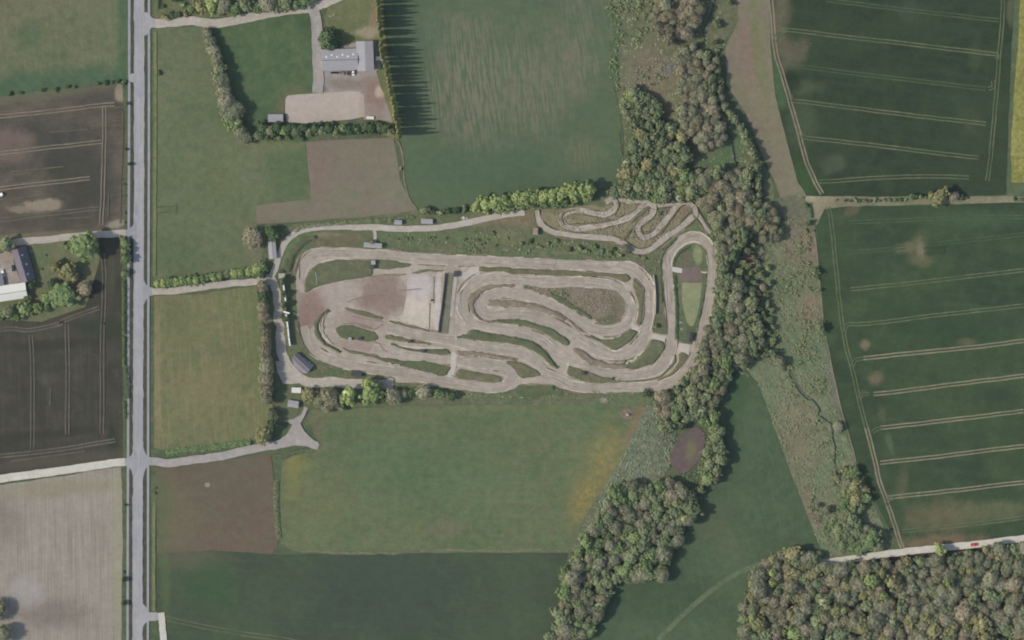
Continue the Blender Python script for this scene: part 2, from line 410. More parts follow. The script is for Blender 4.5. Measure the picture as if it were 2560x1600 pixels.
sheet('field', "722,335 800,330 930,325 945,420 965,470 985,497 880,512 760,520 640,528 607,530 605,485 735,470",
      gmat('brown_stubble', (122, 118, 101), (126, 116, 103), (116, 117, 98), 40, 8, 1.2, .22, None, [(P1('F:760,380'), (35, 80), -10, (126, 112, 101), .7, .6), (P1('F:650,500'), (60, 25), 0, (124, 120, 100), .6, .6), (P1('F:935,400'), (14, 80), 8, (126, 121, 104), .6, .5)]),
      'brown bare field below the riding arena')
sheet('meadow', "905,-80 1437,-80 1440,150 1470,300 1475,430 1400,452 1120,490 990,497 965,465 955,420 948,330 930,200",
      gmat('green_meadow', (92, 107, 82), (87, 103, 81), (100, 108, 86), 60, 14, 1.1, .18, (83, 3, 30, (92, 106, 88), .5),
           [(P1('F:1090,200'), (80, 150), -6, (128, 122, 105), .85, .6, 84), (P1('F:1190,200'), (140, 130), -6, (120, 117, 100), .8, .7, 84), (P1('20: 600,640'), (60, 60), 0, (124, 118, 102), .85, .6, 82), (P1('20: 600,250'), (90, 60), -60, (112, 112, 95), .8, .6, 82),
            (P1('F:1270,220'), (60, 90), -6, (118, 115, 98), .75, .6, 84), (P1('F:1370,365'), (55, 40), 0, (116, 114, 92), .8, .6, 86), (P1('F:1000,90'), (60, 60), 0, (92, 108, 88), .5, .6), (P1('F:1180,400'), (220, 60), 0, (80, 101, 80), .5, .6)]),
      'big green meadow right of the poplar row')
sheet('scrubland', "1437,-80 1740,-80 1745,60 1700,110 1710,200 1740,290 1800,380 1830,440 1830,480 1480,452 1473,300 1440,150",
      gmat('scrub', (106, 110, 86), (96, 108, 82), (120, 115, 95), 26, 5, .9, .45, None,
           [(P1('20: 1350,700'), (70, 85), 0, (117, 110, 95), .8, .6), (P1('20: 1430,880'), (40, 70), -20, (122, 115, 92), .7, .6), (P1('20: 970,600'), (14, 110), 3, (84, 102, 78), .7, .5), (P1('20: 1480,640'), (22, 14), -20, (110, 106, 104), .7, .6), (P1('20: 2050,1380'), (40, 50), 0, (90, 110, 82), .8, .5), (P1('21: 1900,40'), (80, 24), 0, (90, 110, 82), .8, .5), (P1('20: 1680,270'), (30, 34), 0, (92, 108, 84), .7, .5)], .3),
      'olive scrubland with a stream between meadow and crops')
sheet('field_margin', "1735,-80 1818,-80 1820,120 1832,230 1858,330 1885,430 1905,462 1880,472 1845,470 1835,440 1805,375 1760,262 1715,200 1715,110 1745,50",
      gmat('brown_margin', (124, 117, 101), (120, 119, 96), (130, 117, 104), 22, 7, 1, .25, None, [(P1('20: 2260,500'), (30, 90), -10, (130, 113, 101), .8, .5), (P1('20: 2330,500'), (14, 130), -8, (114, 118, 86), .8, .5), (P1('20: 2350,1000'), (20, 70), -20, (128, 122, 100), .6, .6)]),
      'brown fallow margin beside the dark crop')
DG = (63, 75, 60)
m_ne = gmat('dark_crop_north_east', DG, (58, 70, 58), (68, 81, 62), 60, 14, 1.6, .26, (8, 4, 60, (64, 80, 66), .5),
      [(P1('30: 100,140'), (26, 48), 5, (108, 103, 84), .75, .6), (P1('30: 130,420'), (24, 50), -18, (106, 102, 84), .75, .6), (P1('30: 280,520'), (22, 46), 28, (100, 98, 82), .7, .5), (P1('30: 280,820'), (50, 16), 0, (88, 96, 76), .6, .6), (P1('30: 330,1150'), (36, 60), 0, (80, 92, 72), .7, .6), (P1('30: 230,760'), (20, 26), 0, (50, 61, 50), .8, .5),
       (P1('30: 1920,1160'), (22, 36), -10, (76, 84, 68), .6, .8), (P1('30: 1950,540'), (16, 34), 0, (78, 90, 70), .6, .6), (P1('30: 1330,100'), (26, 24), 0, (74, 86, 72), .6, .6), (P1('30: 2290,100'), (8, 40), 0, (98, 100, 80), .7, .5), (P1('30: 60,700'), (16, 90), -14, (80, 100, 72), .8, .4), (P1('31: 620,40'), (30, 22), 0, (84, 94, 76), .7, .5), (P1('31: 330,180'), (30, 50), -30, (70, 92, 62), .6, .5)])
sheet('field', "1816,-80 2398,-80 2385,200 2376,460 2330,463 2100,464 1938,463 1905,462 1885,430 1858,330 1832,230 1820,120", m_ne, 'dark green crop field with tramlines, upper right')
m_e = gmat('green_crop_east', (69, 85, 64), (62, 75, 62), (77, 92, 69), 70, 20, 1.5, .26, (5, 5, 70, (72, 88, 66), .55),
      [(P1('31: 1440,850'), (11, 22), 0, (146, 136, 120), .8, .6), (P1('31: 1440,820'), (20, 28), 0, (104, 104, 82), .6, .8), (P1('31: 1320,830'), (28, 12), 0, (112, 110, 86), .7, .6), (P1('31: 1430,940'), (30, 16), 0, (104, 104, 80), .7, .6),
       (P1('32: 920,235'), (11, 13), 0, (124, 114, 92), .75, .6), (P1('32: 1010,555'), (14, 16), 30, (118, 108, 88), .7, .6), (P1('32: 1870,205'), (24, 9), 0, (104, 104, 80), .8, .5), (P1('32: 1080,900'), (8, 24), -10, (96, 96, 76), .5, .7), (P1('33: 1650,350'), (90, 38), -5, (108, 103, 82), .75, .6), (P1('33: 2100,290'), (90, 26), -5, (100, 104, 80), .75, .5), (P1('33: 1600,590'), (110, 20), -6, (116, 102, 84), .85, .5),
       (P1('31: 800,470'), (22, 14), -35, (100, 94, 76), .8, .4), (P1('32: 900,690'), (12, 8), 0, (92, 98, 76), .5, .7), (P1('33: 1270,40'), (12, 34), 5, (100, 98, 78), .55, .7), (P1('32: 1150,1160'), (8, 26), -15, (88, 104, 80), .6, .5), (P1('32: 2200,700'), (60, 20), 0, (60, 72, 62), .6, .6), (P1('32: 1650,60'), (110, 40), 0, (60, 76, 60), .6, .6), (P1('31: 2000,560'), (100, 22), 0, (76, 96, 74), .6, .6)])
sheet('field', "1928,530 1945,492 2000,487 2200,482 2500,477 2500,1262 2300,1277 2130,1296 2095,1240 2060,1170 2020,1080 1990,980 1965,880 1945,760 1935,640", m_e, 'wide green crop field with tramlines on the right side')
sheet('field_margin', "1903,462 1938,464 2100,465 2330,464 2500,464 2500,477 2200,483 2000,488 1948,494 1930,532 1912,520 1900,490",
      gmat('hedge_margin', (128, 124, 102), (112, 116, 92), (138, 130, 110), 14, 4, .9, .35, None, [(P1('31: 470,350'), (34, 12), 0, (160, 152, 130), .9, .5), (P1('31: 520,420'), (40, 22), -40, (136, 128, 106), .8, .5)]), 'sandy strip of ground under the field hedge')
sheet('rape_field', "2398,-80 2500,-80 2500,430 2390,432 2388,330 2400,150 2406,100 2412,-80",
      gmat('rapeseed', (143, 141, 86), (135, 135, 78), (108, 108, 72), 20, 2.5, .9, .45, None, [(P1('31: 2370,280'), (30, 14), 0, (124, 118, 98), .9, .3)], .3), 'yellow flowering rape field at the right edge')
sheet('marsh', "1690,470 1830,472 1885,455 1915,485 1926,540 1935,650 1945,780 1968,890 1990,990 2020,1090 2060,1180 2110,1295 1940,1330 1900,1200 1840,1040 1790,900 1740,880 1690,900",
      gmat('marsh', (108, 116, 89), (95, 111, 83), (126, 125, 103), 22, 4, .9, .5, [(60, .8, 3.5, (138, 136, 114), .7)],
           [(P1('31: 330,800'), (50, 60), 0, (127, 112, 98), .7, .6), (P1('31: 400,1420'), (30, 40), 0, (132, 112, 98), .7, .6), (P1('32: 400,300'), (50, 60), 0, (100, 114, 90), .6, .6), (P1('32: 300,1100'), (60, 90), -15, (124, 118, 96), .7, .6), (P1('32: 600,600'), (20, 60), -15, (112, 110, 102), .6, .6), (P1('31: 250,480'), (46, 36), 0, (106, 104, 88), .7, .6), (P1('21: 2250,930'), (30, 16), 10, (130, 104, 90), .7, .5), (P1('33: 420,280'), (16, 60), -25, (124, 112, 98), .8, .4)], .4),
      'rough marshy grassland along the stream')
sheet('field', "1722,885 1752,860 1792,905 1840,1040 1900,1200 1945,1310 1820,1332 1780,1380 1760,1450 1770,1590 1290,1590 1320,1500 1400,1500 1440,1380 1560,1370 1640,1220 1690,1100 1715,980",
      gmat('meadow_south_east', (82, 98, 76), (77, 93, 72), (90, 102, 79), 50, 12, 1.2, .24, (75, 2.5, 26, (86, 102, 80), .6), [(P1('22: 2100,600'), (30, 150), 10, (68, 92, 66), .6, .6), (P1('23: 1950,500'), (40, 70), -30, (94, 102, 80), .6, .6), (P1('23: 1400,1100'), (120, 60), 0, (68, 84, 66), .5, .6)]),
      'green meadow between the grove and the marsh')
sheet('field', "735,968 1000,957 1250,956 1500,952 1530,962 1460,1100 1390,1210 1345,1305 1000,1307 850,1307 690,1302 668,1282 662,1180 665,1090 720,1063 755,1054 725,985",
      gmat('meadow_south', (101, 112, 82), (94, 110, 80), (110, 113, 85), 40, 9, 1.1, .3, (2, 2.2, 30, (108, 114, 90), .6),
           [(P1('F:1000,1120'), (170, 90), 0, (90, 110, 82), .6, .7), (P1('22: 880,1330'), (46, 80), 22, (120, 117, 84), .7, .8), (P1('22: 880,1340'), (34, 62), 22, (146, 132, 84), .8, .9, -1), (P1('23: 700,150'), (38, 66), 28, (120, 117, 84), .7, .8), (P1('23: 705,160'), (24, 54), 28, (150, 133, 80), .85, .9, -1), (P1('22: 1080,890'), (20, 14), 20, (132, 116, 100), .85, .4), (P1('22: 1180,1000'), (18, 70), 25, (128, 114, 92), .8, .4), (P1('12: 560,1000'), (30, 60), 0, (112, 108, 86), .6, .6),
            (P1('F:700,1100'), (30, 26), 0, (126, 126, 80), .8, .5), (P1('F:735,1180'), (90, 100), 0, (110, 114, 84), .6, .7), (P1('F:690,1130'), (20, 60), 0, (124, 124, 80), .5, .6), (P1('13: 1800,460'), (40, 26), 0, (116, 112, 92), .6, .6), (P1('12: 1400,850'), (260, 14), -2, (112, 116, 90), .5, .6)]),
      'olive green meadow below the race track')
sheet('reed_bed', "1528,956 1560,962 1600,1000 1590,1090 1550,1150 1480,1165 1420,1240 1370,1300 1345,1305 1390,1210 1460,1100",
      gmat('reed_ground', (104, 113, 92), (90, 108, 88), (130, 128, 108), 20, 3, .9, .5, [(70, .7, 3, (142, 138, 118), .7)], (), .4), 'pale reed bed along the edge of the meadow')
sheet('field', "368,1105 500,1092 640,1072 652,1180 656,1290 640,1312 500,1302 370,1312",
      gmat('brown_south_west', (106, 99, 85), (109, 97, 84), (102, 101, 84), 30, 8, 1.2, .2, None, [(P1('03: 1600,300'), (60, 80), 0, (110, 106, 86), .8, .6), (P1('03: 1960,45'), (7, 6), 0, (150, 140, 120), .9, .4), (P1('13: 80,300'), (30, 90), 0, (112, 98, 87), .5, .7), (P1('03: 1500,300'), (26, 120), 0, (98, 106, 80), .7, .5)]),
      'brown field beside the road below the farm track')
sheet('field', "370,1308 500,1300 650,1310 850,1306 1340,1307 1310,1500 1290,1590 388,1590 390,1455 370,1445",
      gmat('dark_meadow_south', (78, 90, 72), (73, 83, 71), (80, 96, 73), 55, 14, 1.2, .18, (2, 3, 26, (82, 94, 76), .4), [(P1('F:450,1320'), (90, 26), 0, (98, 98, 80), .8, .6), (P1('03: 2000,1000'), (60, 60), 0, (70, 94, 68), .6, .6), (P1('13: 1200,1000'), (150, 90), 0, (70, 80, 74), .6, .7), (P1('03: 1560,900'), (12, 120), 0, (92, 104, 76), .6, .5)]),
      'dark green field along the lower edge')
sheet('pasture', "364,699 480,694 605,674 625,800 640,900 648,1000 642,1042 590,1040 400,1066 364,1058",
      gmat('pasture_mown', (114, 116, 86), (104, 113, 82), (126, 122, 93), 26, 7, 1.0, .3, (87, 1.6, 26, (130, 122, 92), .8), [(P1('F:440,770'), (50, 60), 0, (110, 112, 82), .6, .6), (P1('F:620,860'), (26, 160), -6, (104, 116, 80), .6, .6), (P1('F:372,900'), (8, 200), 0, (136, 124, 98), .6, .5), (P1('F:480,930'), (90, 60), 0, (126, 120, 90), .5, .7)]),
      'streaky tan pasture left of the race track')
sheet('forest_floor', "1755,1450 1780,1380 1820,1335 1940,1332 2100,1316 2300,1294 2500,1276 2500,1590 1765,1590", gmat('forest_floor', (76, 72, 62), (66, 66, 56), (88, 82, 70), 12, 3, .8, .5, None, (), .3), 'dark leaf-littered floor of the wood')
# ---- wheel tracks in the crops
print('fields', ZI)
ZI[0] = .33
def tl(specs, mat, label, wd=.85, gap=1.95, rough=.25): ribbon('wheel_tracks', specs, wd, mat, label, z=nz(.004), step=4, pairs=gap, rough=rough)
m_t1 = gmat('track_pale', (96, 106, 82), (84, 98, 74), (114, 114, 90), 20, 6, 1, .3)
m_t2 = gmat('track_sandy', (134, 126, 107), (122, 118, 98), (144, 136, 118), 20, 6, 1, .3)
m_t3 = gmat('track_faint', (80, 95, 74), (72, 88, 70), (88, 100, 80), 20, 6, 1, .3)
m_t4 = gmat('track_brown', (128, 120, 105), (118, 111, 98), (136, 128, 112), 20, 6, 1, .3)
m_t5 = gmat('track_dim', (104, 101, 89), (96, 93, 83), (112, 108, 96), 20, 6, 1, .3)
tl(["30: 550,0 1000,55 1500,115 1900,160 2180,190", "30: 200,610 700,680 1300,750 2060,840"], m_t3, 'faint tramlines across the dark upper crop')
tl(["30: 120,290 200,282 700,345 1200,400 1700,460 2150,512", "30: 240,950 800,1020 1400,1095 2060,1170", "30: 380,1305 900,1360 1500,1435 1990,1490",
    "31: 480,205 700,192 1100,165 1500,155 1900,165"], m_t1, 'pale tramlines across the dark upper crop')
tl(["30: 2222,-100 2215,200 2190,450 2165,800 2130,1200 2100,1512 31: 2085,0 2070,200"], m_t1, 'headland tramline along the rape field')
tl(["30: 20,-100 45,200 75,500 150,750 220,1000 290,1250 360,1512 31: 430,170 510,320"], m_t2, 'sandy headland tramline beside the fallow margin', 1.0)
tl(["31: 570,440 600,600 630,900 660,1200 695,1512 32: 740,250 800,480 860,750 930,1020"], m_t1, 'headland tramline along the marsh, upper stretch', .9)
tl(["32: 930,1020 1000,1280 1050,1512 33: 1120,200 1190,400 1240,560 1270,640"], m_t2, 'sandy headland tramline along the marsh, lower stretch', 1.1)
tl(["31: 760,590 1300,565 2000,540 2419,540", "31: 740,875 1000,858 1300,822", "31: 1600,790 2419,705"], m_t3, 'faint tramlines in the upper part of the green crop')
tl(["31: 780,1222 1300,1170 2419,1040", "32: 830,42 1100,20 31: 1500,1478 1900,1432 2419,1375"], m_t1, 'green-edged tramlines in the middle of the green crop')
tl(["32: 900,362 1400,310 2000,250 2419,195", "32: 1000,700 1400,655 1900,590 2419,525", "32: 1060,1020 1500,970 2419,860", "32: 1060,1350 1600,1290 2419,1190", "33: 1130,165 1700,105 2419,20"], m_t2, 'sandy tramlines in the lower part of the green crop')
tl(["33: 1270,485 1900,420 2419,355"], m_t1, 'lowest tramline of the green crop')
tl(["00: -60,1105 500,1050 900,1000 1080,985", "00: 985,1000 985,1250 980,1512 01: 975,200 955,615", "00: -60,1455 500,1390 960,1340", "01: -60,275 500,210 850,172"], m_t4, 'wheel tracks in the brown field by the road')
tl(["01: -60,575 500,505 940,455"], m_t5, 'dim wheel tracks near the farm lane')
ribbon('wheel_tracks', ["00: 470,1250 830,1220", "01: 560,555 860,538", "01: 1025,340 1020,560", "01: 100,110 600,62", "00: 1160,1050 1155,1512 01: 1140,250 1135,600", "02: 100,1335 800,1240", "02: 480,640 470,800"], .8, m_t5, 'single wheel marks in the bare fields', step=4)
tl(["01: 970,880 985,1100 975,1512 02: 970,40 965,300 965,700 962,1080", "02: 290,140 305,400 308,700 305,1240", "02: 630,40 640,500 635,1080"], m_t5, 'vertical wheel tracks in the dark lower field', .9, 2.1)
tl(["02: -60,1292 500,1232 1090,1135", "01: 940,1395 700,1480 590,1525 02: 560,35 300,92 100,82 -60,95"], m_t5, 'curving wheel tracks in the dark lower field', 1.0)
tl(["03: 1560,1305 2000,1400 2419,1470 13: 200,1495 400,1535"], m_t1, 'two pale wheel tracks leaving the road gateway', .9, 2.4)
ribbon('wheel_tracks', ["23: 1380,1512 1700,1200 2000,960 2250,830 2400,790"], 3.2, gmat('mown_path', (100, 112, 88), (92, 106, 82), (108, 116, 92), 12, 4, 1, .3), 'faint mown path across the green meadow')
ribbon('wheel_tracks', ["32: 540,150 580,330 640,620 700,880 740,1010 790,1180 830,1340", "31: 430,640 470,950 490,1180 520,1512"], .8, m_t2, 'pale fence-side path between marsh and crop', rough=.3)
ribbon('wheel_tracks', ["13: 330,660 800,690 1300,690 1700,660 2419,675", "23: 0,670 300,660 550,675"], 1.6, gmat('dry_edge', (116, 114, 92), (104, 108, 86), (126, 120, 98), 12, 4, 1, .4), 'dry grass line between the two lower meadows', rough=.8)
ribbon('wheel_tracks', ["10: 1320,1310 1360,1380 1390,1512 11: 1400,180 1440,350 1520,470"], .9, m_t2, 'pale fence line beside the brown field', rough=.2)
ribbon('wheel_tracks', ["20: 1010,1250 1040,1512 21: 1045,150"], .8, m_t1, 'pale fence line at the edge of the meadow', rough=.3)
tl(["30: 60,400 90,330 130,300 180,285", "30: 2165,560 2165,520 2140,505", "30: 2125,760 2130,820 2080,842", "30: 300,1240 330,1290 390,1305", "30: 215,900 235,945 300,960"], m_t1, 'curved tramline turns at the ends of the dark crop', .7, 1.9)
tl(["32: 720,120 745,50 800,38 860,42", "32: 795,440 830,380 900,362", "32: 870,740 890,700 960,700", "33: 1120,250 1140,190 1190,165", "33: 1270,600 1330,570 1380,500", "32: 990,1060 1030,1030 1090,1022"], m_t1, 'curved tramline turns at the ends of the green crop', .7, 1.9)
# ---- roads
m_asph = gmat('asphalt', (162, 160, 160), (156, 154, 154), (168, 166, 166), 25, 6, .7, .12, [(0, .5, 60, (144, 144, 148), .7), (0, 1.1, 90, (168, 167, 170), .6)], [(P1('01: 1290,470'), (4, 12), 0, (142, 142, 147), .7, .3), (P1('00: 1325,840'), (12, 20), 0, (148, 148, 153), .6, .3), (P1('02: 1330,900'), (10, 60), 0, (150, 150, 154), .6, .4), (P1('03: 1280,600'), (5, 50), 0, (150, 150, 155), .6, .4)], uv=True)
m_cyc = gmat('path_asphalt', (152, 152, 154), (146, 147, 148), (160, 159, 160), 20, 5, .7, .15)
m_dark = gmat('dark_verge', (84, 86, 72), (76, 80, 66), (96, 98, 76), 12, 3, .9, .4)
m_lime = gmat('lime_verge', (118, 122, 88), (106, 116, 82), (128, 126, 96), 14, 3, .9, .4)
ZI[0] = max(ZI[0], .43); ribbon('verge', ["00: 1248,-900 1248,700 01: 1246,0 1238,1512 02: 1238,0 1236,1512 03: 1236,0 1234,2000"], 1.95, m_dark, 'dark grass strip between road and left cycle path')
ribbon('verge', ["00: 1383,-900 1383,700 01: 1380,0 1374,1512 02: 1374,0 1370,1512 03: 1370,0 1366,2000"], 1.95, m_dark, 'dark grass strip between road and right cycle path')
ribbon('verge', ["00: 1467,300 1465,1512 01: 1462,0 1458,1100", "03: 1455,200 1452,1240"], 2.0, m_lime, 'pale lime grass strip right of the right cycle path', rough=.3)
m_lane = gmat('lane_gravel', (176, 168, 156), (166, 159, 148), (186, 178, 167), 10, 3, .8, .18, (0, .6, 25, (160, 153, 142), .5), uv=True)
m_lane2 = gmat('lane_chalk', (194, 190, 178), (186, 181, 169), (200, 197, 187), 14, 4, .8, .14, (0, .6, 25, (182, 177, 165), .5), uv=True)
m_lane3 = gmat('lane_grey', (160, 154, 149), (152, 147, 140), (170, 163, 157), 12, 4, .8, .18)
RX0 = "00: 1315,-900 1315,0 1315,700 1315,1512 01: 1313,400 1311,900 1308,1512 02: 1306,500 1304,1000 1303,1512 03: 1300,500 1300,1000 1300,2000"
ribbon('cycle_path', ["00: 1221,-900 1221,700 1219,1512 01: 1216,640 1212,1512 02: 1212,0 1210,1280", "02: 1210,1280 1209,1512 03: 1208,0 1207,700 1205,2000"], 1.5, m_cyc, 'narrow cycle path left of the road', smooth=False)
ribbon('cycle_path', ["00: 1408,-900 1408,700 1407,1512 01: 1405,700 1401,1512 02: 1400,0 1399,1512 03: 1398,0 1396,2000"], 1.55, m_cyc, 'narrow cycle path right of the road', smooth=False)
ribbon('road', [RX0], 6.55, m_asph, 'straight two-lane asphalt road', z=.5)
ribbon('road_marking', [RX0], .2, gmat('road_paint', (178, 178, 180), (166, 166, 168), None, 4, 2, .6, .2), 'worn white edge lines of the road', z=.60, pairs=5.7)
mk = []
V = []; Fc = []; pts_ = resample(world(catmull(px(RX0), False)), 1.0, False)
for i in range(0, len(pts_) - 5, 10):
    v, f, u = strip(pts_[i:i + 4], .16, .61); n = len(V); V += v; Fc += [tuple(a + n for a in g) for g in f]
me = mesh('road_marking', V, Fc)
for p in me.polygons:
    if p.normal.z < 0: p.flip()
tag(link('road_marking', me, bpy.data.materials['road_paint']), 'dashed white centre line of the road', 'road marking', None, 'structure')
# junction mouths
def mouth(spec, mat, label): sheet('road_junction', spec, mat, label, smooth=True, rough=.15, z=nz(), step=1.5, cat='road')
ZI[0] = .5
mouth("00: 1350,130 1390,120 1440,170 1500,185 1500,250 1430,265 1395,320 1360,330 1345,230", m_asph, 'paved mouth of the top lane')
mouth("00: 1230,705 1280,700 1285,770 1232,768", m_asph, 'short paved link to the left cycle path')
mouth("01: 1275,560 1255,620 1215,650 1180,665 1180,712 1215,715 1265,745 1290,740 1290,600", m_cyc, 'paved mouth of the farm lane')
mouth("01: 1350,1120 1375,1170 1400,1195 1460,1215 1460,1270 1410,1285 1380,1320 1350,1370 1340,1240", m_cyc, 'paved mouth of the race track lane')
mouth("02: 1265,1200 1245,1270 1210,1300 1160,1318 1165,1362 1205,1385 1240,1420 1262,1480 1300,1350", m_cyc, 'paved mouth of the chalky lane')
mouth("02: 1345,1190 1370,1250 1400,1290 1460,1305 1460,1365 1405,1375 1375,1410 1352,1470 1320,1330", m_cyc, 'paved mouth of the lower farm track')
mouth("03: 1340,1170 1385,1210 1410,1250 1490,1255 1490,1325 1400,1335 1360,1370 1340,1410 1320,1290", m_asph, 'paved gateway near the lower edge')
ribbon('lane', ["00: 1470,220 1600,215 1800,195 2000,222 2200,195 2419,150 10: 200,110 450,80 620,40 780,-30 950,-120"], 5.6, m_lane, 'pale gravel lane along the top garden', rough=.5)
ribbon('lane', ["10: 520,60 560,150 575,280 578,450 590,700 580,880"], 6.6, m_lane3, 'grey drive from the lane to the barn', rough=.3)
ribbon('lane', ["01: 1190,690 1000,700 700,725 400,755 200,770 100,790"], 4.4, m_lane, 'pale farm lane under the big lime tree', rough=.4)
ribbon('lane', ["02: 1180,1340 1000,1360 600,1420 300,1460 0,1500 -400,1560"], 5.0, m_lane2, 'chalk-white lane running left from the road', rough=.2)
ribbon('lane', ["33: 2800,510 2419,550 2100,590 1800,625 1500,655 1200,690 900,730 600,772 420,800"], 4.4, m_lane2, 'pale lane along the edge of the wood', rough=.4)
ribbon('lane', ["01: 1440,1243 1600,1240 1800,1215 2000,1190 2200,1165 2419,1150 11: 40,1130 130,1120"], 4.2, m_lane, 'gravel lane from the road to the race track', rough=.5)
ribbon('lane', ["11: 90,1180 150,1090 195,980 240,850 310,740 420,670 560,640 750,630 950,635 1150,635 1400,650 1650,645 1850,620 2050,580 2250,535 2419,510 21: 120,495"], 3.8, m_lane, 'pale gravel lane curving round the top of the track', rough=.4)
ribbon('lane', ["11: 60,1110 150,1140 180,1200 200,1300 210,1400 200,1500 12: 230,60 220,180"], 5.0, m_lane, 'pale gravel lane down the left side of the track', rough=.9)
ribbon('lane', ["12: 225,150 235,250 270,380 340,480 440,560 560,590 750,590 950,600 1150,610 1300,600"], 6.2, m_lane, 'pale gravel lane passing the clubhouse', rough=.6)
ribbon('lane', ["11: 1110,640 1125,700 1122,780"], 1.9, m_lane, 'short path down to the start hut')
ribbon('lane', ["02: 1440,1335 1600,1350 1850,1320 2100,1285 2419,1210 12: 100,1195 250,1170 400,1140 580,1190"], 5.2, m_lane3, 'grey farm track along the clipped hedge', rough=.6)
sheet('lane', "12: 190,1160 290,1080 350,990 260,945 350,935 430,890 460,820 490,830 470,900 420,980 450,1050 520,1100 600,1170 580,1220 480,1190 350,1190 250,1220", m_lane3, 'worn grey turning area below the sheds', rough=.8)
sheet('lane', "12: 230,380 330,480 480,570 420,600 250,600 200,480 180,380", m_lane, 'trodden gravel patch beside the clubhouse', rough=1.0)
ribbon('lane', ["03: 1525,1250 1530,1350 1545,1512 1550,1900"], 4.2, m_lane2, 'sandy field track at the road gateway', rough=.4)
sheet('yard', "01: -80,870 60,860 110,880 130,960 200,1150 40,1200 -80,1180", gmat('farm_yard', (150, 140, 128), (160, 154, 148), (138, 124, 108), 10, 4, .8, .25), 'farmyard of bare earth between house and barn', rough=.8)
# ================================================================== THE RACE TRACK
m_rough = gmat('track_surround', (104, 110, 84), (94, 108, 80), (122, 116, 94), 22, 5, .9, .42, None,
     [(P1('F:1150,560'), (260, 22), 3, (98, 102, 82), .6, .6), (P1('11: 2200,560'), (60, 14), -6, (128, 114, 96), .8, .5), (P1('21: 100,560'), (40, 20), 0, (128, 114, 94), .8, .5), (P1('11: 650,710'), (40, 6), -3, (140, 134, 112), .7, .5), (P1('11: 750,750'), (70, 12), -3, (112, 102, 84), .7, .6), (P1('11: 2350,720'), (40, 16), 10, (134, 120, 100), .7, .6), (P1('A: 520,290'), (50, 18), -35, (98, 120, 84), .7, .5),
      (P1('22: 500,690'), (90, 8), 0, (112, 106, 88), .8, .5), (P1('11: 1900,720'), (200, 14), 2, (100, 116, 82), .6, .5)], .3)
sheet('rough_ground', "640,560 690,532 760,518 880,510 985,496 1110,500 1270,490 1400,472 1480,445 1700,470 1712,600 1702,800 1692,890 1640,935 1530,958 1250,957 1000,956 735,966 690,1000 655,1000 640,800 620,660", m_rough, 'rough grass around the race track', z=.38)
m_dirt = gmat('track_sand', (166, 156, 143), (154, 144, 131), (180, 170, 156), 26, 5, .9, .24, None,
     [(P1('D: 1150,280'), (60, 16), 12, (148, 132, 122), .85, .5),
      (P1('D: 1000,170'), (40, 10), 8, (152, 138, 128), .7, .5),
      (P1('D: 1200,590'), (36, 14), 10, (154, 134, 126), .8, .5),
      (P1('D: 900,560'), (30, 10), 15, (152, 138, 124), .7, .5),
      (P1('D: 1600,650'), (44, 14), 8, (172, 160, 150), .7, .5),
      (P1('B: 460,440'), (22, 10), -20, (180, 171, 162), .9, .4),
      (P1('B: 540,380'), (10, 10), 0, (182, 174, 165), .9, .4)], sd=77)
m_dirt2 = gmat('paddock_earth', (166, 156, 143), (154, 144, 131), (180, 170, 156), 26, 5, .9, .24, None,
     [(P1('A: 1600,1000'), (55, 62), -10, (140, 124, 113), .95, .4),
      (P1('A: 1400,1060'), (32, 12), -8, (136, 117, 107), .8, .5),
      (P1('A: 700,1200'), (38, 60), 20, (138, 118, 107), .95, .45),
      (P1('A: 620,1350'), (12, 40), 0, (136, 116, 105), .8, .5),
      (P1('A: 560,1000'), (16, 22), 0, (146, 130, 120), .7, .5),
      (P1('A: 1050,1000'), (46, 30), 0, (162, 152, 143), .8, .5)], sd=77)
m_dirt3 = gmat('paddock_sand', (166, 156, 143), (154, 144, 131), (180, 170, 156), 26, 5, .9, .24, None,
     [(P1('A: 2080,1200'), (48, 46), 5, (189, 178, 164), .97, .35),
      (P1('A: 2080,880'), (34, 34), 0, (178, 170, 166), .95, .35),
      (P1('A: 2290,1100'), (9, 90), 2, (186, 178, 172), .9, .3),
      (P1('A: 1950,1300'), (34, 14), 15, (184, 174, 160), .8, .5)], sd=77)
OUTL = ("A: 500,700 505,640 540,540 600,460 700,410 830,390 1000,395 1300,405 1480,425 1640,445 1850,460 2300,470 B: 200,186 500,195 1000,220 1500,240 2000,262 2400,275 C: 400,262 820,265 "
        "H: 1560,960 1660,960 1700,880 1790,765 1900,655 2040,590 2150,598 2260,670 2330,780 2370,920 2378,1100 C: 1970,400 1960,560 1930,740 1890,1000 1830,1250 1760,1512 "
        "G: 1790,550 1745,720 1690,830 1600,900 1530,970 1420,1060 1300,1085 1050,1095 700,1100 370,1115 200,1100 0,1060 E: 1640,1120 1560,1085 1300,1060 1090,1075 1030,1120 900,1160 700,1170 500,1150 250,1120 0,1080 "
        "D: 2000,1080 1800,1045 1560,1040 1545,985 1350,940 1100,885 900,855 750,815 640,775 560,715 480,645 420,565 370,450 340,330 320,250 315,100 A: 510,1000 500,850")
ZI[0] = .62
sheet('race_track', OUTL, m_dirt, 'sandy ground of the race track', z=.44, rough=.3, step=3)
sheet('paddock_ground', "A: 512,960 515,1200 560,1490 700,1420 900,1180 1100,1160 1580,1290 1640,1330 1850,1240 1900,1000 1905,700 1470,760 1200,810 900,860 640,970", m_dirt2, 'brown-red damp earth of the paddock', z=.455, rough=.4, step=3)
sheet('paddock_ground', "A: 1905,700 2400,690 2370,1000 2320,1480 2190,1440 1980,1370 1660,1320 1850,1240 1900,1000", m_dirt3, 'pale sand of the paddock', z=.465, rough=.4, step=3)
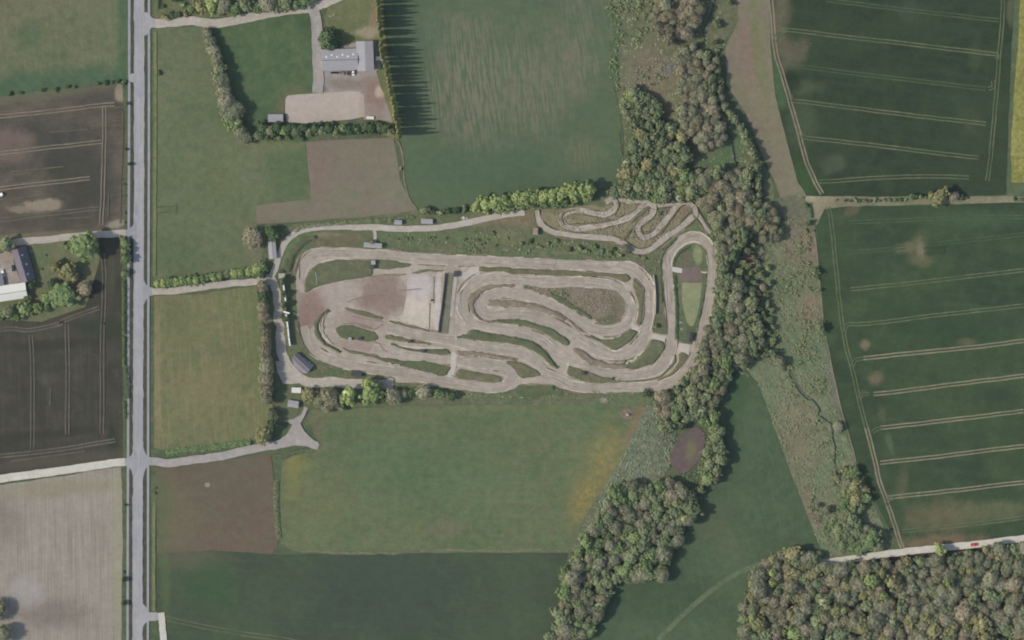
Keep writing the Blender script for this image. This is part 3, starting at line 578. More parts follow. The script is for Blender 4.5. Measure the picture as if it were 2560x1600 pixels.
m_lanes = gmat('race_lane', (163, 153, 140), (150, 141, 128), (177, 167, 154), 22, 5, .9, .24, [(0, .5, 28, (143, 134, 124), .8), (0, .35, 40, (176, 167, 156), .7), (0, 1.6, 50, (148, 142, 128), .6)], uv=True)
ribbon('race_lane', ["C: 1410,1420 1405,1150 1395,1000 1385,800 1380,650 1365,500 1365,350 H: 1765,900 1870,770 1980,695 2100,660 2210,705 2290,800 2320,950 2320,1100 C: 1912,400 1905,560 1885,700 1830,1000 1755,1300 G: 1740,480 1690,690 1600,830 1500,930 1350,1005 1100,1045 700,1052 400,1058 150,1020 E: 1600,1000 1400,920"],
       6.2, m_lanes, 'graded lane of the east loop', z=.50, rough=.1)
ribbon('race_lane', ["G: 1410,300 1400,550 1360,680 1250,800 1100,870 900,895 700,890 500,845 350,785 E: 1850,810 1700,730 1560,650 1400,520 1200,430 1000,375 750,335 560,290 B: 450,960 390,800 400,680 470,570 600,490 800,465 1200,505 1800,530 2200,560 C: 600,560 760,640 860,760 905,900 865,1020 750,1110 600,1140 450,1130 300,1065 B: 1600,850 1300,715 1000,660 800,670 650,745 600,840 650,920 800,940 1100,915 1300,955 1600,1090 1900,1270 2200,1430 C: 600,1440 800,1440 950,1360 1050,1200 1110,1000 1125,800 1110,640 1050,520 960,420 820,360 500,320 0,310 B: 1500,300 1000,275 500,255 0,240 A: 2000,525 1600,490 1200,465 900,460 750,490 650,570 580,700 570,850"],
       6.0, m_lanes, 'graded lane winding through the spiral and along the top straight', z=.53, rough=.1)
ribbon('race_lane', ["D: 400,330 440,480 520,620 650,715 850,790 1200,855 1600,915 2000,990 2400,1055 E: 600,1095 800,1105 940,1070 1000,980 980,890 880,830 700,800 400,770 0,715 D: 1750,690 1500,650 1250,605"], 5.8, m_lanes, 'graded lane of the lower hairpin', z=.56, rough=.1)
ribbon('race_lane', ["D: 1450,345 1800,425 2200,490 E: 200,510 600,585 900,625 1200,705 1450,860"], 6.0, m_lanes, 'graded lane leaving the paddock', z=.59, rough=.1)
m_ln = gmat('sand_ridge', (192, 183, 168), (182, 172, 157), (200, 192, 178), 8, 2, .6, .25)
ribbon('sand_ridge', ["B: 470,515 380,620 335,720 318,850 340,930 400,1005", "C: 820,265 950,300 1060,370 1150,470 1190,570 1205,680 1200,900", "G: 1060,585 950,680 850,740 720,770", "E: 290,480 350,440 430,432 510,465", "C: 980,1010 1000,900 1030,800 1020,760",
      "H: 1815,1060 1812,980 1850,880 1930,790 2060,730 2170,745", "H: 2150,598 2260,670 2330,780", "G: 600,550 680,595 800,560", "B: 500,700 520,780 500,880 550,980 640,1015 740,1022", "G: 1310,580 1250,690 1170,765 1040,800", "C: 380,465 560,480 740,520 830,570", "A: 820,590 900,560 1000,540", "D: 610,240 600,340 620,440 680,500 750,550",
      "B: 640,430 800,410", "C: 770,985 830,900 830,820 790,740", "E: 1700,790 1720,860 1710,950", "E: 1400,760 1470,820", "E: 290,640 300,710", "D: 1450,550 1700,590 2000,605 2180,605", "H: 1640,1180 1600,1300 1605,1500", "G: 100,740 110,800 90,880", "G: 1215,900 1350,820 1420,690", "B: 1700,460 2000,460 2300,490"],
      .95, m_ln, 'pale ridges of sand thrown up along the lane edges', z=.64, rough=.35, taper=True, step=1.8)
m_xing = gmat('pale_sand', (182, 173, 163), (176, 166, 155), (188, 180, 171), 8, 3, .7, .15)
sheet('sand_patch', "G: 1465,490 1620,500 1648,530 1625,640 1500,625 1470,580", m_xing, 'pale sand crossing at the foot of the east loop', z=.66, rough=.6)
sheet('sand_patch', "G: 1165,370 1338,405 1330,475 1145,440", m_xing, 'pale sand crossing between the two loops', z=.66, rough=.4)
sheet('sand_patch', "G: 905,235 1010,295 990,340 880,315", m_xing, 'pale sand crossing inside the spiral', z=.66, rough=.4)
sheet('sand_patch', "E: 240,660 290,650 320,700 300,860 270,980 180,965 235,860", m_xing, 'pale sand gap between the lower grass islands', z=.66, rough=.3)
# ---- wheel ruts
m_rut = gmat('rut', (136, 122, 111), (128, 115, 104), (150, 138, 128), 6, 2, .6, .3)
ribbon('wheel_ruts', ["D: 1000,200 1200,240 1400,270", "D: 880,300 1080,300 1250,350", "D: 1090,320 1280,370 1400,300", "D: 940,130 1150,200 1380,250", "A: 1850,940 1930,930 2080,920", "A: 1650,1000 1400,1010 1150,1080", "C: 430,880 420,780 400,680", "C: 460,880 470,760 520,660", "C: 480,870 560,780 600,690", "C: 420,940 560,860 640,880", "D: 1350,540 1400,620 1450,650", "C: 300,640 160,720", "C: 540,900 700,900",
     "A: 2240,760 2240,1100", "A: 2190,1100 2180,1440", "B: 1700,1010 1900,1150", "A: 550,660 545,800"], .55, m_rut, 'curved ruts left by wheels in the bare earth', z=.67, rough=.3)
# ---- raised grass islands and banks
m_i1 = gmat('island_grass', (104, 109, 86), (96, 104, 80), (120, 114, 95), 12, 3, .8, .4, None, (), .25)
m_i2 = gmat('island_dry', (112, 110, 88), (104, 108, 82), (128, 116, 98), 12, 3, .8, .42, None, (), .25)
m_i3 = gmat('island_earth', (134, 123, 108), (120, 112, 96), (148, 138, 124), 12, 3, .8, .35, None, (), .2)
m_i4 = gmat('island_green', (99, 106, 82), (89, 100, 77), (114, 111, 90), 12, 3, .8, .4, None, (), .25)
m_sandbank = gmat('bank_sand', (164, 152, 138), (150, 138, 122), (176, 166, 152), 6, 2, .7, .4, None, (), .25)
B_ = lambda s, m, l, h=.7, sl=1.3, sm=True: mound('grass_bank', s, m, l, h, sl, .75, .5, sm)
B_("A: 625,965 610,930 615,820 640,730 700,660 800,600 940,560 1200,555 1400,548 1600,550 1720,555 1850,590 1940,605 1930,640 1820,655 1640,680 1490,672 1470,745 1420,770 1200,800 950,845 750,910", m_i1, 'large grass island inside the left bend', .6, 1.2)
B_("A: 1490,755 1850,725 1860,738 1840,748 1490,775", m_i3, 'thin earth bank beside the brown paddock', .5, .4)
B_("A: 1970,715 2100,680 2330,685 2320,698 2200,705 2000,730", m_i2, 'thin grassy bank above the sand paddock', .5, .5)
B_("D: 710,120 620,180 550,240 520,330 530,430 590,520 680,590 780,640 865,670 865,635 760,590 690,540 630,470 595,380 605,280 645,200 700,145", m_i4, 'crescent grass bank around the small loop', 1.1, 1.3)
B_("D: 660,170 630,230 610,330 630,430 700,510 760,560 770,548 700,470 655,400 645,300 665,220 700,165", m_sandbank, 'pale sand bank inside the crescent', .5, .6)
B_("D: 920,108 1060,118 1250,172 1390,222 1380,252 1300,238 1150,192 1000,140", m_i2, 'narrow bank above the small loop', .6, .7)
B_("D: 1468,270 1520,258 1700,308 1900,360 1980,383 1965,397 1750,352 1550,302", m_i2, 'narrow bank along the pale sand paddock', .7, .7)
B_("D: 800,370 850,325 950,315 1050,330 1180,375 1280,395 1320,430 1345,490 1310,525 1200,530 1080,510 950,500 850,460", m_i4, 'oval green island in the small loop', .5, 1.2)
B_("D: 1420,460 1450,435 1550,450 1750,500 1960,552 1970,575 1700,532 1500,507 1430,490", m_i2, 'upper of the two long thin islands', .8, .8)
B_("D: 1480,552 1700,602 1880,632 2000,622 2180,612 2235,650 2240,692 2150,697 1950,672 1700,632", m_i4, 'lower of the two long thin islands', .8, .8)
B_("D: 1380,725 1500,735 1640,760 1780,755 1950,775 2150,820 2250,845 2230,900 2170,965 2000,930 1750,870 1500,800 1390,770", m_i4, 'long green island by the lower straight', .7, 1.2)
B_("D: 870,600 960,622 1100,655 1230,690 1370,735 1360,770 1200,700 1060,690 950,650", m_i2, 'ragged grassy ridge left of the long green island', .5, .6)
B_("E: 290,970 310,910 360,870 500,895 700,930 840,950 890,985 880,1030 840,1050 700,1040 500,1015 350,995", m_i2, 'rounded dry island in the lower hairpin', .6, 1.1)
B_("E: 312,640 400,640 600,665 820,705 830,716 650,706 450,702 340,716", m_i3, 'brown wedge island', .6, .6)
B_("E: 930,790 970,770 1080,780 1230,830 1370,940 1300,975 1180,985 1100,965 1060,890 1000,830", m_i2, 'leaf-shaped dry island by the junction', .7, 1.1)
B_("E: 300,472 350,440 460,430 500,385 700,410 1000,455 1200,500 1350,580 1470,680 1540,770 1590,860 1560,872 1480,812 1380,722 1250,632 1080,572 900,545 650,525 400,490", m_i4, 'long curved green bank in the middle', 1.2, 1.4)
B_("E: 720,265 830,245 1000,240 1200,265 1380,330 1500,360 1600,420 1720,500 1735,550 1700,585 1600,540 1450,450 1350,390 1200,345 1000,305 850,295", m_i1, 'curved scrubby bank above the long green one', 1.0, 1.2)
B_("B: 690,800 720,760 900,755 1150,770 1350,830 1550,890 1690,985 1650,1030 1500,950 1300,890 1100,845 900,845 720,825", m_i3, 'brown tongue bank inside the spiral', 1.0, 1.1)
B_("B: 1700,1000 1800,1060 1910,1150 1890,1172 1800,1112", m_i3, 'thin brown ridge beside the spiral', .7, .5)
B_("G: 365,405 450,420 560,450 720,430 880,320 985,360 900,450 800,540 690,590 620,570 520,500", m_i1, 'curved bank under the spiral', .9, 1.2)
B_("G: 165,570 230,555 330,620 470,700 640,750 850,757 840,808 650,817 480,802 350,752 220,642", m_i3, 'stony brown bank left of the green crescent', .9, 1.0)
B_("G: 850,757 960,700 1060,590 1140,455 1230,460 1315,490 1310,580 1250,680 1170,760 1040,800 840,808", m_i1, 'green crescent bank in the lower right bend', .9, 1.2)
B_("G: 95,800 120,770 250,820 560,920 850,965 1200,920 1400,770 1440,640 1465,655 1450,740 1300,900 1150,965 900,990 600,1000 350,990 100,905", m_i2, 'long dry bank along the bottom straight', .7, .8)
B_("G: 1500,640 1540,610 1605,640 1580,710 1500,820 1400,900 1250,965 1230,950 1400,860 1490,740", m_i2, 'slim curved bank inside the last bend', .6, .6)
B_("B: 460,800 480,730 560,640 700,580 880,563 1040,563 1000,602 850,602 680,640 580,720 530,820 560,930 640,1002 720,1022 600,1022 500,920", m_i3, 'horseshoe bank of sand and grass', .9, .7)
B_("B: 590,365 620,345 900,345 1300,370 1620,378 2000,408 2400,430 C: 850,435 890,480 850,530 780,520 600,470 300,462 B: 1700,460 1640,452 1400,447 1300,440 1000,428 850,402 610,400", m_i2, 'long scruffy bank along the top straight', .8, .8)
sheet('infield', "B: 1150,580 1180,565 1380,600 1640,600 1900,600 2200,620 C: 700,650 800,740 840,830 830,930 770,1010 680,1060 560,1075 470,1030 440,990 400,1000 B: 2000,1000 1850,905 1650,805 1450,695 1300,650 1160,610",
      gmat('infield_earth', (132, 121, 107), (118, 110, 93), (140, 130, 118), 14, 4, .8, .35, None, [(P1('C: 600,1020'), (34, 14), 0, (100, 104, 82), .85, .4), (P1('C: 700,830'), (26, 26), 0, (108, 106, 88), .8, .5), (P1('B: 1700,680'), (22, 14), 20, (118, 118, 98), .8, .5), (P1('B: 1200,590'), (14, 8), 0, (94, 104, 80), .8, .5)], .2), 'bare brown infield of the spiral', z=.65, rough=.6)
B_("B: 1500,655 1560,690 1660,720 1800,830 1950,920 2015,980 1970,995 1800,892 1600,790 1480,700", m_i4, 'green ridge along the infield', .8, .9)
B_("C: 925,480 980,520 1040,600 1052,680 1052,900 1022,1075 962,1050 982,950 990,800 940,660 920,560", m_i2, 'narrow bank right of the spiral', .8, .8)
sheet('rough_ground', "C: 880,262 1000,180 1200,120 1292,100 1275,300 1288,500 1302,700 1332,950 1350,1190 1280,1190 1165,1165 1170,1040 1190,930 1207,680 1190,560 1150,465 1060,365 950,292", m_i1, 'rough strip between the two loops', z=.68, rough=.4)
sheet('rough_ground', "E: 1040,1120 1085,1075 1110,1064 1540,1070 1560,1090 1640,1130 1650,1200 1100,1220", gmat('notch_grass', (98, 104, 80), (92, 102, 78), None, 14, 4, .9, .35), 'square of rough grass below the junction', z=.68, rough=.3)
sheet('infield', "C: 1412,330 1440,230 1500,130 1600,60 1700,35 1790,60 1850,140 1867,260 1857,400 1842,600 1792,850 1732,1100 1662,1320 1540,1300 1472,1270 1462,1000 1442,700 1422,450",
      gmat('loop_grass', (98, 108, 82), (88, 104, 76), (112, 112, 90), 14, 4, .8, .4, None, [(P1('C: 1560,260'), (24, 24), -30, (108, 106, 88), .8, .5), (P1('C: 1740,190'), (10, 26), 0, (134, 138, 104), .85, .4), (P1('C: 1500,600'), (8, 60), -3, (114, 116, 92), .6, .5)], .25), 'grassy inside of the east loop', z=.68, rough=.4)
sheet('mud_pan', "C: 1540,345 1650,350 1750,330 1790,430 1780,535 1540,530 1505,450", gmat('mud', (120, 108, 101), (114, 103, 98), (126, 114, 106), 10, 4, .8, .14), 'dried brown mud pan in the east loop', z=.70, rough=.5)
sheet('duckweed_pond', "C: 1540,540 1640,528 1782,530 1785,620 1752,850 1685,1075 1640,1080 1605,1040 1560,900 1535,700", gmat('duckweed', (137, 140, 108), (130, 135, 102), (144, 144, 116), 12, 3, .7, .25), 'flat lime-green pond surface covered with weed', z=.70, rough=.4)
sheet('concrete_slab', "C: 1410,335 1500,350 1540,360 1535,415 1480,412 1415,395", pmat('pale_concrete', (174, 170, 162), .8, .2), 'pale concrete ramp at the pond', z=.74, rough=.1)
sheet('concrete_slab', "C: 1775,392 1810,402 1855,398 1855,414 1815,420 1782,410", bpy.data.materials['pale_concrete'], 'small pale slab on the right of the mud pan', z=.74, rough=.1)
# left spectator bank
B_("A: 300,600 420,380 560,270 750,250 720,300 600,400 520,490 480,600 440,700 400,720 330,720", m_i4, 'green spectator bank on the upper left bend', 1.4, 2.2)
# motocross practice area
sheet('rough_ground', "H: 90,330 400,310 800,270 960,300 1000,190 1100,170 1500,190 1650,230 1960,190 2130,300 2150,420 1900,640 1700,800 1500,880 1350,880 1200,780 900,720 400,680 200,600 110,470",
      gmat('practice_grass', (134, 129, 104), (124, 122, 96), (148, 139, 120), 14, 4, .8, .35, [(-25, .8, 6, (116, 112, 88), .6)], [(P1('H: 1900,380'), (16, 26), 40, (134, 117, 103), .85, .4), (P1('H: 1750,260'), (30, 10), 0, (132, 122, 108), .7, .5), (P1('H: 1030,260'), (12, 14), 0, (134, 122, 110), .8, .5), (P1('H: 1500,350'), (12, 22), 40, (124, 114, 102), .7, .5), (P1('H: 1700,390'), (14, 20), 30, (98, 108, 84), .7, .5)], .25), 'dry grass of the motorcycle practice area', z=.46, rough=.8)
m_mx = gmat('practice_sand', (168, 160, 148), (156, 147, 136), (182, 174, 163), 9, 3, .8, .2, [(0, .5, 14, (146, 136, 126), .6)], uv=True)
ribbon('practice_track', ["H: 105,330 130,440 200,540 350,610 600,650 950,680 1100,700 1200,740 1300,810 1400,850 1500,840 1600,780 1750,660 1900,560 2050,440 2110,370 2060,260 1960,220 1870,280 1780,400 1650,560 1560,640 1440,670 1390,600 1390,520 1480,450 1560,380 1580,290 1500,240 1400,310 1250,430 1050,490 800,540 600,565 460,520 420,440 450,380 550,340 700,340 800,365 950,385 1060,340 1110,260 1060,190 980,230"],
       3.6, m_mx, 'looping sandy track for motorcycles', z=.74, rough=.25)
ribbon('practice_track', ["H: 1120,200 1400,225 1550,245 1620,275 1850,245 1960,220", "H: 2110,370 2200,480 2290,620"], 1.8, m_mx, 'narrow sandy side tracks', z=.72, rough=.25)
for s_, l_ in (("H: 400,430 440,350 600,320 620,330 480,370 440,440 480,520 440,500", 'low curved jump bank at the left of the practice track'), ("H: 520,505 800,485 1100,440 1200,380 1210,390 1110,462 800,515 560,520", 'long low bank inside the practice track'),
               ("H: 1290,470 1420,350 1530,290 1540,310 1440,380 1310,490", 'steep jump bank in the middle hairpin'), ("H: 1640,620 1790,430 1900,300 1910,320 1800,470 1670,640", 'narrow bank beside the right hairpin'),
               ("H: 1900,460 2040,330 2060,350 1930,480", 'short bank inside the right hairpin'), ("H: 1160,700 1300,560 1320,580 1200,720", 'small bank by the power pole')):
    B_(s_, m_i2, l_, .8, .5, True)
def berm(specs, wd, h, mat, label, z=.5, seed=1):
    """low thrown-up ridges of earth along the lanes"""
    V = []; Fc = []
    for k, sp in enumerate(specs):
        p = jit(resample(world(catmull(px(sp), False)), 1.2, False), .25, 4, k)
        for i, a in enumerate(p):
            t = Vector(p[min(i + 1, len(p) - 1)]) - Vector(p[max(i - 1, 0)]); t.normalize(); nn = Vector((-t.y, t.x)); n = len(V)
            f = min(1, .2 + min(i, len(p) - 1 - i) / 3) * (.75 + .6 * noise.noise(Vector((a[0] / 3, a[1] / 3, seed)))); q = wd / 2 * f
            V += [(a[0] + nn.x * q, a[1] + nn.y * q, z - .05), (a[0] + nn.x * q * .25, a[1] + nn.y * q * .25, z + h * f), (a[0] - nn.x * q * .25, a[1] - nn.y * q * .25, z + h * f), (a[0] - nn.x * q, a[1] - nn.y * q, z - .05)]
            if i: Fc += [(n - 4 + j, n - 3 + j, n + 1 + j, n + j) for j in range(3)]
    me = mesh('earth_berm', V, Fc)
    for p_ in me.polygons:
        if p_.normal.z < 0: p_.flip()
    tag(link('earth_berm', me, mat), label, 'earth berm', None, 'structure')
berm(["A: 600,450 535,545 500,640 495,740", "C: 925,470 985,520 1045,600 1055,690 1052,900 1025,1070", "C: 985,1180 950,1240 880,1290", "B: 470,920 455,800 480,720 560,640 690,580 850,568", "B: 560,940 525,840 545,760 620,680", "B: 1560,885 1695,985 1800,1060 1905,1150", "G: 620,530 640,585", "E: 1110,1068 1300,1062 1540,1070", "E: 930,790 1000,830 1060,890 1095,960", "D: 700,140 640,200 610,300 630,420",
      "D: 1130,690 1250,710 1370,750", "E: 320,650 500,655 700,680 860,715 1000,745 1080,780", "B: 1650,395 2000,412 2340,432", "B: 1400,440 1640,448", "G: 165,560 195,600 260,660", "H: 380,380 400,470 460,540", "A: 545,560 545,800"], 1.5, .75, m_i3, 'low brown earth ridges along the lane edges', .5, 3)
berm(["E: 300,478 345,442 420,434 510,466", "G: 1310,585 1250,690 1170,765 1050,800", "E: 860,1050 890,1000 880,960", "E: 840,1040 865,1000 860,965", "C: 960,1040 985,940 1000,860 1030,790", "B: 330,860 320,760 345,680 390,610", "C: 770,990 835,900 830,800 790,740"], 1.3, .5, m_sandbank, 'low pale sand ridges along the lane edges', .5, 5)
def edge_berm(specs, offs, wd, h, mat, label, z, thr, seed):
    """broken ridges of loose earth pushed to the side of a lane"""
    V = []; Fc = []
    for k, sp in enumerate(specs):
        p = resample(world(catmull(clean(px(sp)), False, 6)), 1.3, False)
        for o in offs:
            prev = False
            for i, a in enumerate(p):
                t = Vector(p[min(i + 1, len(p) - 1)]) - Vector(p[max(i - 1, 0)]); t.normalize(); nn = Vector((-t.y, t.x))
                m = noise.noise(Vector((a[0] / 9, a[1] / 9, seed + o))); oo = o + .5 * noise.noise(Vector((a[0] / 5, a[1] / 5, seed + 3 + o)))
                if m < thr: prev = False; continue
                f = min(1, .25 + (m - thr) * 4) * (.8 + .5 * noise.noise(Vector((a[0] / 2, a[1] / 2, seed)))); q = wd / 2 * f; n = len(V); x, y = a[0] + nn.x * oo, a[1] + nn.y * oo
                V += [(x + nn.x * q, y + nn.y * q, z - .1), (x + nn.x * q * .2, y + nn.y * q * .2, z + h * f), (x - nn.x * q * .2, y - nn.y * q * .2, z + h * f), (x - nn.x * q, y - nn.y * q, z - .1)]
                if prev: Fc += [(n - 4 + j, n - 3 + j, n + 1 + j, n + j) for j in range(3)]
                prev = True
    me = mesh('earth_berm', V, Fc)
    for p_ in me.polygons:
        if p_.normal.z < 0: p_.flip()
    tag(link('earth_berm', me, mat), label, 'earth berm', None, 'structure')
edge_berm(LINES['race_lane'], (-3.1, 3.1), .8, .25, m_ln, 'broken pale sand ridges at the lane edges', .6, .02, 11)
edge_berm(LINES['race_lane'], (-3.9, 3.9), 1.2, .5, m_i3, 'broken brown spoil ridges beside the lanes', .6, .16, 17)
edge_berm(LINES['race_lane'], (-1.2, .6, 1.5), .5, .07, m_rut, 'shallow wheel ruts in the lanes', .58, .2, 23)
edge_berm(LINES['practice_track'], (-2.0, 2.0), 1.3, .65, m_i2, 'grassy ridges along the practice track', .72, -.12, 29)
edge_berm(LINES['practice_track'], (-1.3, 1.3), .7, .2, m_ln, 'pale sand ridges along the practice track', .74, .1, 31)
# stream and pond
m_wat = NT('dark_water'); b_ = m_wat.n('BsdfPrincipled'); b_.inputs['Base Color'].default_value = (.022, .026, .022, 1); b_.inputs['Roughness'].default_value = .25; m_wat.l(b_.outputs[0], m_wat.out.inputs[0])
ribbon('stream', ["20: 1930,-100 1920,0 1880,130 1840,220 1810,310 1820,380 1770,430 1750,500", "20: 2030,1260 2080,1310 2090,1420 2110,1512 21: 2130,60", "21: 2340,740 2380,860 2340,950 2390,1050 2340,1110 2345,1200 2335,1440 2375,1512 22: 2400,60 32: 20,110 60,190 70,240 30,340",
      "32: 150,420 230,560 290,670 370,740 430,760 490,850 480,890 560,960 600,985 615,1100 635,1200 635,1400 690,1512"], .95, m_wat.m, 'narrow dark stream winding through the marsh', z=.40, rough=.5, step=1.5)
ribbon('stream_bank', ["20: 1935,-100 1930,0 1890,135 1850,225 1820,315", "21: 2350,740 2390,860 2350,950 2400,1050 2350,1110", "32: 165,420 245,560 305,670 385,740"], 2.2, gmat('wet_bank', (98, 100, 82), (88, 94, 76), (112, 110, 92), 6, 2, .7, .4), 'bare edge of the stream', z=.38, rough=.6, step=1.5)
sheet('pond', "22: 1680,1040 1760,1020 1810,1090 1815,1200 1770,1310 1700,1400 1620,1450 1540,1420 1495,1330 1520,1220 1590,1110",
      gmat('pond_mud', (106, 95, 92), (98, 90, 88), (114, 100, 94), 10, 3, .8, .18, None, [(P1('22: 1690,1230'), (12, 28), 10, (112, 110, 84), .9, .4)]), 'brown half-dry pond among the trees', z=.45, smooth=True, rough=1.4)
# ---- countless low growth
m_tu1 = lmat('tussock_tan', (124, 120, 97), (100, 111, 84), .6, .4, 0.0); m_tu2 = lmat('tussock_reed', (150, 145, 124), (108, 118, 95), .58, .45, 0.0); m_tu3 = lmat('tussock_green', (92, 106, 79), (114, 114, 90), .6, .4, 0.0)
tussocks('marsh_tussocks', "1700,520 1830,500 1900,530 1930,650 1940,780 1962,890 1985,990 2015,1090 2050,1170 2090,1270 1945,1310 1900,1200 1840,1040 1790,900 1740,880", .30, .7, .6, m_tu1, 'countless tan tussocks of marsh grass along the stream', 'tussocks', 3, .3)
tussocks('reeds', "1535,965 1575,985 1590,1090 1545,1150 1480,1165 1420,1235 1375,1290 1395,1210 1465,1095", .45, .55, .8, m_tu2, 'countless pale reeds beside the pond wood', 'reeds', 5, .3)
tussocks('pond_reeds', "22: 1690,1030 1770,1000 1840,1090 1840,1210 1800,1330 1720,1430 1620,1480 1520,1440 1470,1330 1495,1200 1560,1100 1570,1120 1530,1230 1510,1330 1560,1400 1620,1430 1690,1380 1750,1300 1790,1200 1780,1100 1750,1050", .7, .45, .6, m_tu1, 'countless reeds and sedges around the half-dry pond', 'reeds', 6, .3, 5)
tussocks('scrub_tussocks', ["1450,0 1700,0 1715,110 1700,200 1730,290 1790,390 1700,420 1480,420 1475,300", "1540,130 1640,110 1640,330 1600,330"], .16, .6, .4, m_tu1, 'countless grass tussocks of the upper scrubland', 'tussocks', 7, .2)
tussocks('rough_grass', ["11: 1150,670 1700,680 2419,640 21: 150,640 420,760 980,790 1180,890 1350,900 1420,760 1500,700 1400,950 900,940 11: 2419,895 1300,850", "22: 0,620 400,620 1300,690 1500,690 1400,740 0,760", "12: 1900,690 2419,690 2419,760 1900,750", "12: 500,430 600,470 900,560 1250,560 1240,580 560,560",
      "C: 900,260 1000,180 1200,120 1285,110 1270,400 1300,700 1200,600"], .22, .6, .45, m_tu3, 'countless tufts of rough grass around the race track', 'rough grass', 9, .42, 8)
tussocks('bank_weeds', ["E: 500,390 1000,460 1350,590 1580,860 1540,850 1250,620 900,540 500,500", "E: 850,250 1200,270 1500,365 1720,500 1700,570 1350,380 1000,300", "B: 620,350 1300,375 2400,435 2400,455 1300,435 620,395", "G: 180,580 330,630 640,760 1060,600 1150,465 1300,500 1250,670 1040,790 640,810 350,745", "B: 1160,585 1400,610 1640,610 2010,975 1970,985 1600,780", "G: 380,410 560,460 880,330 970,365 690,580", "C: 930,490 1040,610 1040,900 1010,1050 980,1000 995,800", "D: 1400,735 2230,850 2160,955 1400,770", "G: 120,790 560,930 850,970 850,985 350,985 110,900"],
.42, .55, .45, m_tu3, 'countless weeds growing on the track banks', 'weeds', 12, 1.1, 6)

m_cl = lmat('soil_clods', (150, 138, 122), (120, 110, 96), .62, .5, 0.0)
tussocks('soil_clods', ["G: 165,570 230,555 330,620 470,700 640,750 850,757 840,808 650,817 480,802 350,752 220,642", "B: 690,800 720,760 900,755 1150,770 1350,830 1550,890 1690,985 1650,1030 1500,950 1300,890 1100,845 900,845 720,825", "B: 460,800 480,730 560,640 700,580 880,563 1040,563 1000,602 850,602 680,640 580,720 530,820 560,930 640,1002 720,1022 600,1022 500,920",
   "B: 1180,580 1640,605 2200,630 C: 700,660 830,830 770,1000 600,1060 440,1000", "H: 380,380 1100,230 1600,230 2100,280 1900,560 1500,780 1100,680 400,600", "E: 310,640 820,700 1000,780 1080,830 640,720 340,720", "D: 640,220 620,430 760,560 700,470 660,300", "E: 290,430 500,380 520,420 330,470"], .5, .42, .28, m_cl, 'countless clods and stones on the bare track banks', 'clods', 15, .9, 5)
# ================================================================== TREES, SHRUBS, HEDGES
def quads(cs, ns, size, g, thin=None):
    """leaf quads as arrays: centres, normals, half sizes"""
    n = len(cs); t = g.normal(size=(n, 3)); t -= (t * ns).sum(1, keepdims=True) * ns
    t /= np.linalg.norm(t, axis=1, keepdims=True) + 1e-9
    b = np.cross(ns, t); sa = (size * g.uniform(.6, 1.3, n))[:, None]; sb = sa if thin is None else (thin * g.uniform(.6, 1.3, n))[:, None]
    v = np.stack([cs - t * sa - b * sb * .6, cs + t * sa - b * sb * .6, cs + t * sa * .7 + b * sb, cs - t * sa * .7 + b * sb], 1).reshape(-1, 3)
    return v
def qmesh(name, v):
    n = len(v) // 4
    return mesh(name, v, [(4 * i, 4 * i + 1, 4 * i + 2, 4 * i + 3) for i in range(n)])
def unit(a): return a / (np.linalg.norm(a, axis=-1, keepdims=True) + 1e-9)
_bm = bmesh.new(); bmesh.ops.create_icosphere(_bm, subdivisions=3, radius=1.0)
ICO_V = np.array([v.co[:] for v in _bm.verts]); ICO_F = [tuple(v.index for v in f.verts) for f in _bm.faces]; _bm.free()
def blob(c, r, rz, seed, amp=.16, fr=2.6):
    """one bumpy solid puff of a crown"""
    o = Vector((seed * 3.1, seed * 1.7, seed * .9)); k = []
    for v in ICO_V:
        u = Vector(v); k.append(1 + amp * noise.noise(u * fr + o) + amp * .7 * noise.noise(u * fr * 2.7 + o))
    return c + ICO_V * np.array(k)[:, None] * np.array([r, r, rz])
def with_core(name, blobs, quadv):
    V = np.concatenate(blobs + [quadv]); F = []
    for i in range(len(blobs)): n = i * len(ICO_V); F += [(a + n, b + n, c + n) for a, b, c in ICO_F]
    n = len(blobs) * len(ICO_V); F += [(n + 4 * i, n + 4 * i + 1, n + 4 * i + 2, n + 4 * i + 3) for i in range(len(quadv) // 4)]
    return mesh(name, V, F)
def crown_leafy(seed, lobes=20, per=120, leaf=.05, lr=(.2, .4), z0=.22, flat=1.0, spread=.76, fillk=1.0):
    """billowing crown of radius 1, between z0 and 1: many leaf clusters, each a puff"""
    g = np.random.default_rng(seed); C = []; N = []; BL = []
    zc = (1 + z0) / 2; zh = (1 - z0) / 2
    for k in range(lobes):
        d = unit(g.normal(size=3)); d[2] = abs(d[2]) * 1.1 - .35; d = unit(d)
        ta = math.atan2(d[1], d[0]); rr = spread * g.uniform(.5, 1.15) * (1 + .3 * math.sin(2 * ta + seed) * .7 + .22 * math.sin(3 * ta + seed * 2.1)) if k > 2 else .3
        c = np.array([d[0] * rr, d[1] * rr, zc + d[2] * zh * .72 * flat])
        r = g.uniform(*lr); m = int(per * (r / .32) ** 2)
        u = unit(g.normal(size=(m, 3))); u[:, 2] = np.where(u[:, 2] < -.3, -u[:, 2], u[:, 2])
        s = g.uniform(.62, 1.05, m)[:, None]
        C.append(c + u * s * np.array([r, r, r * zh * 1.5])); N.append(unit(u + g.normal(size=(m, 3)) * .42))
        BL.append(blob(c, r * .84, r * zh * 1.25, seed + k, .3, 2.9))
    BL.append(blob(np.array([0, 0, zc]), spread * fillk, zh * .9 * fillk, seed + 77, .3, 2.8))
    return with_core('leafy_crown', BL, quads(np.concatenate(C), np.concatenate(N), leaf, g))
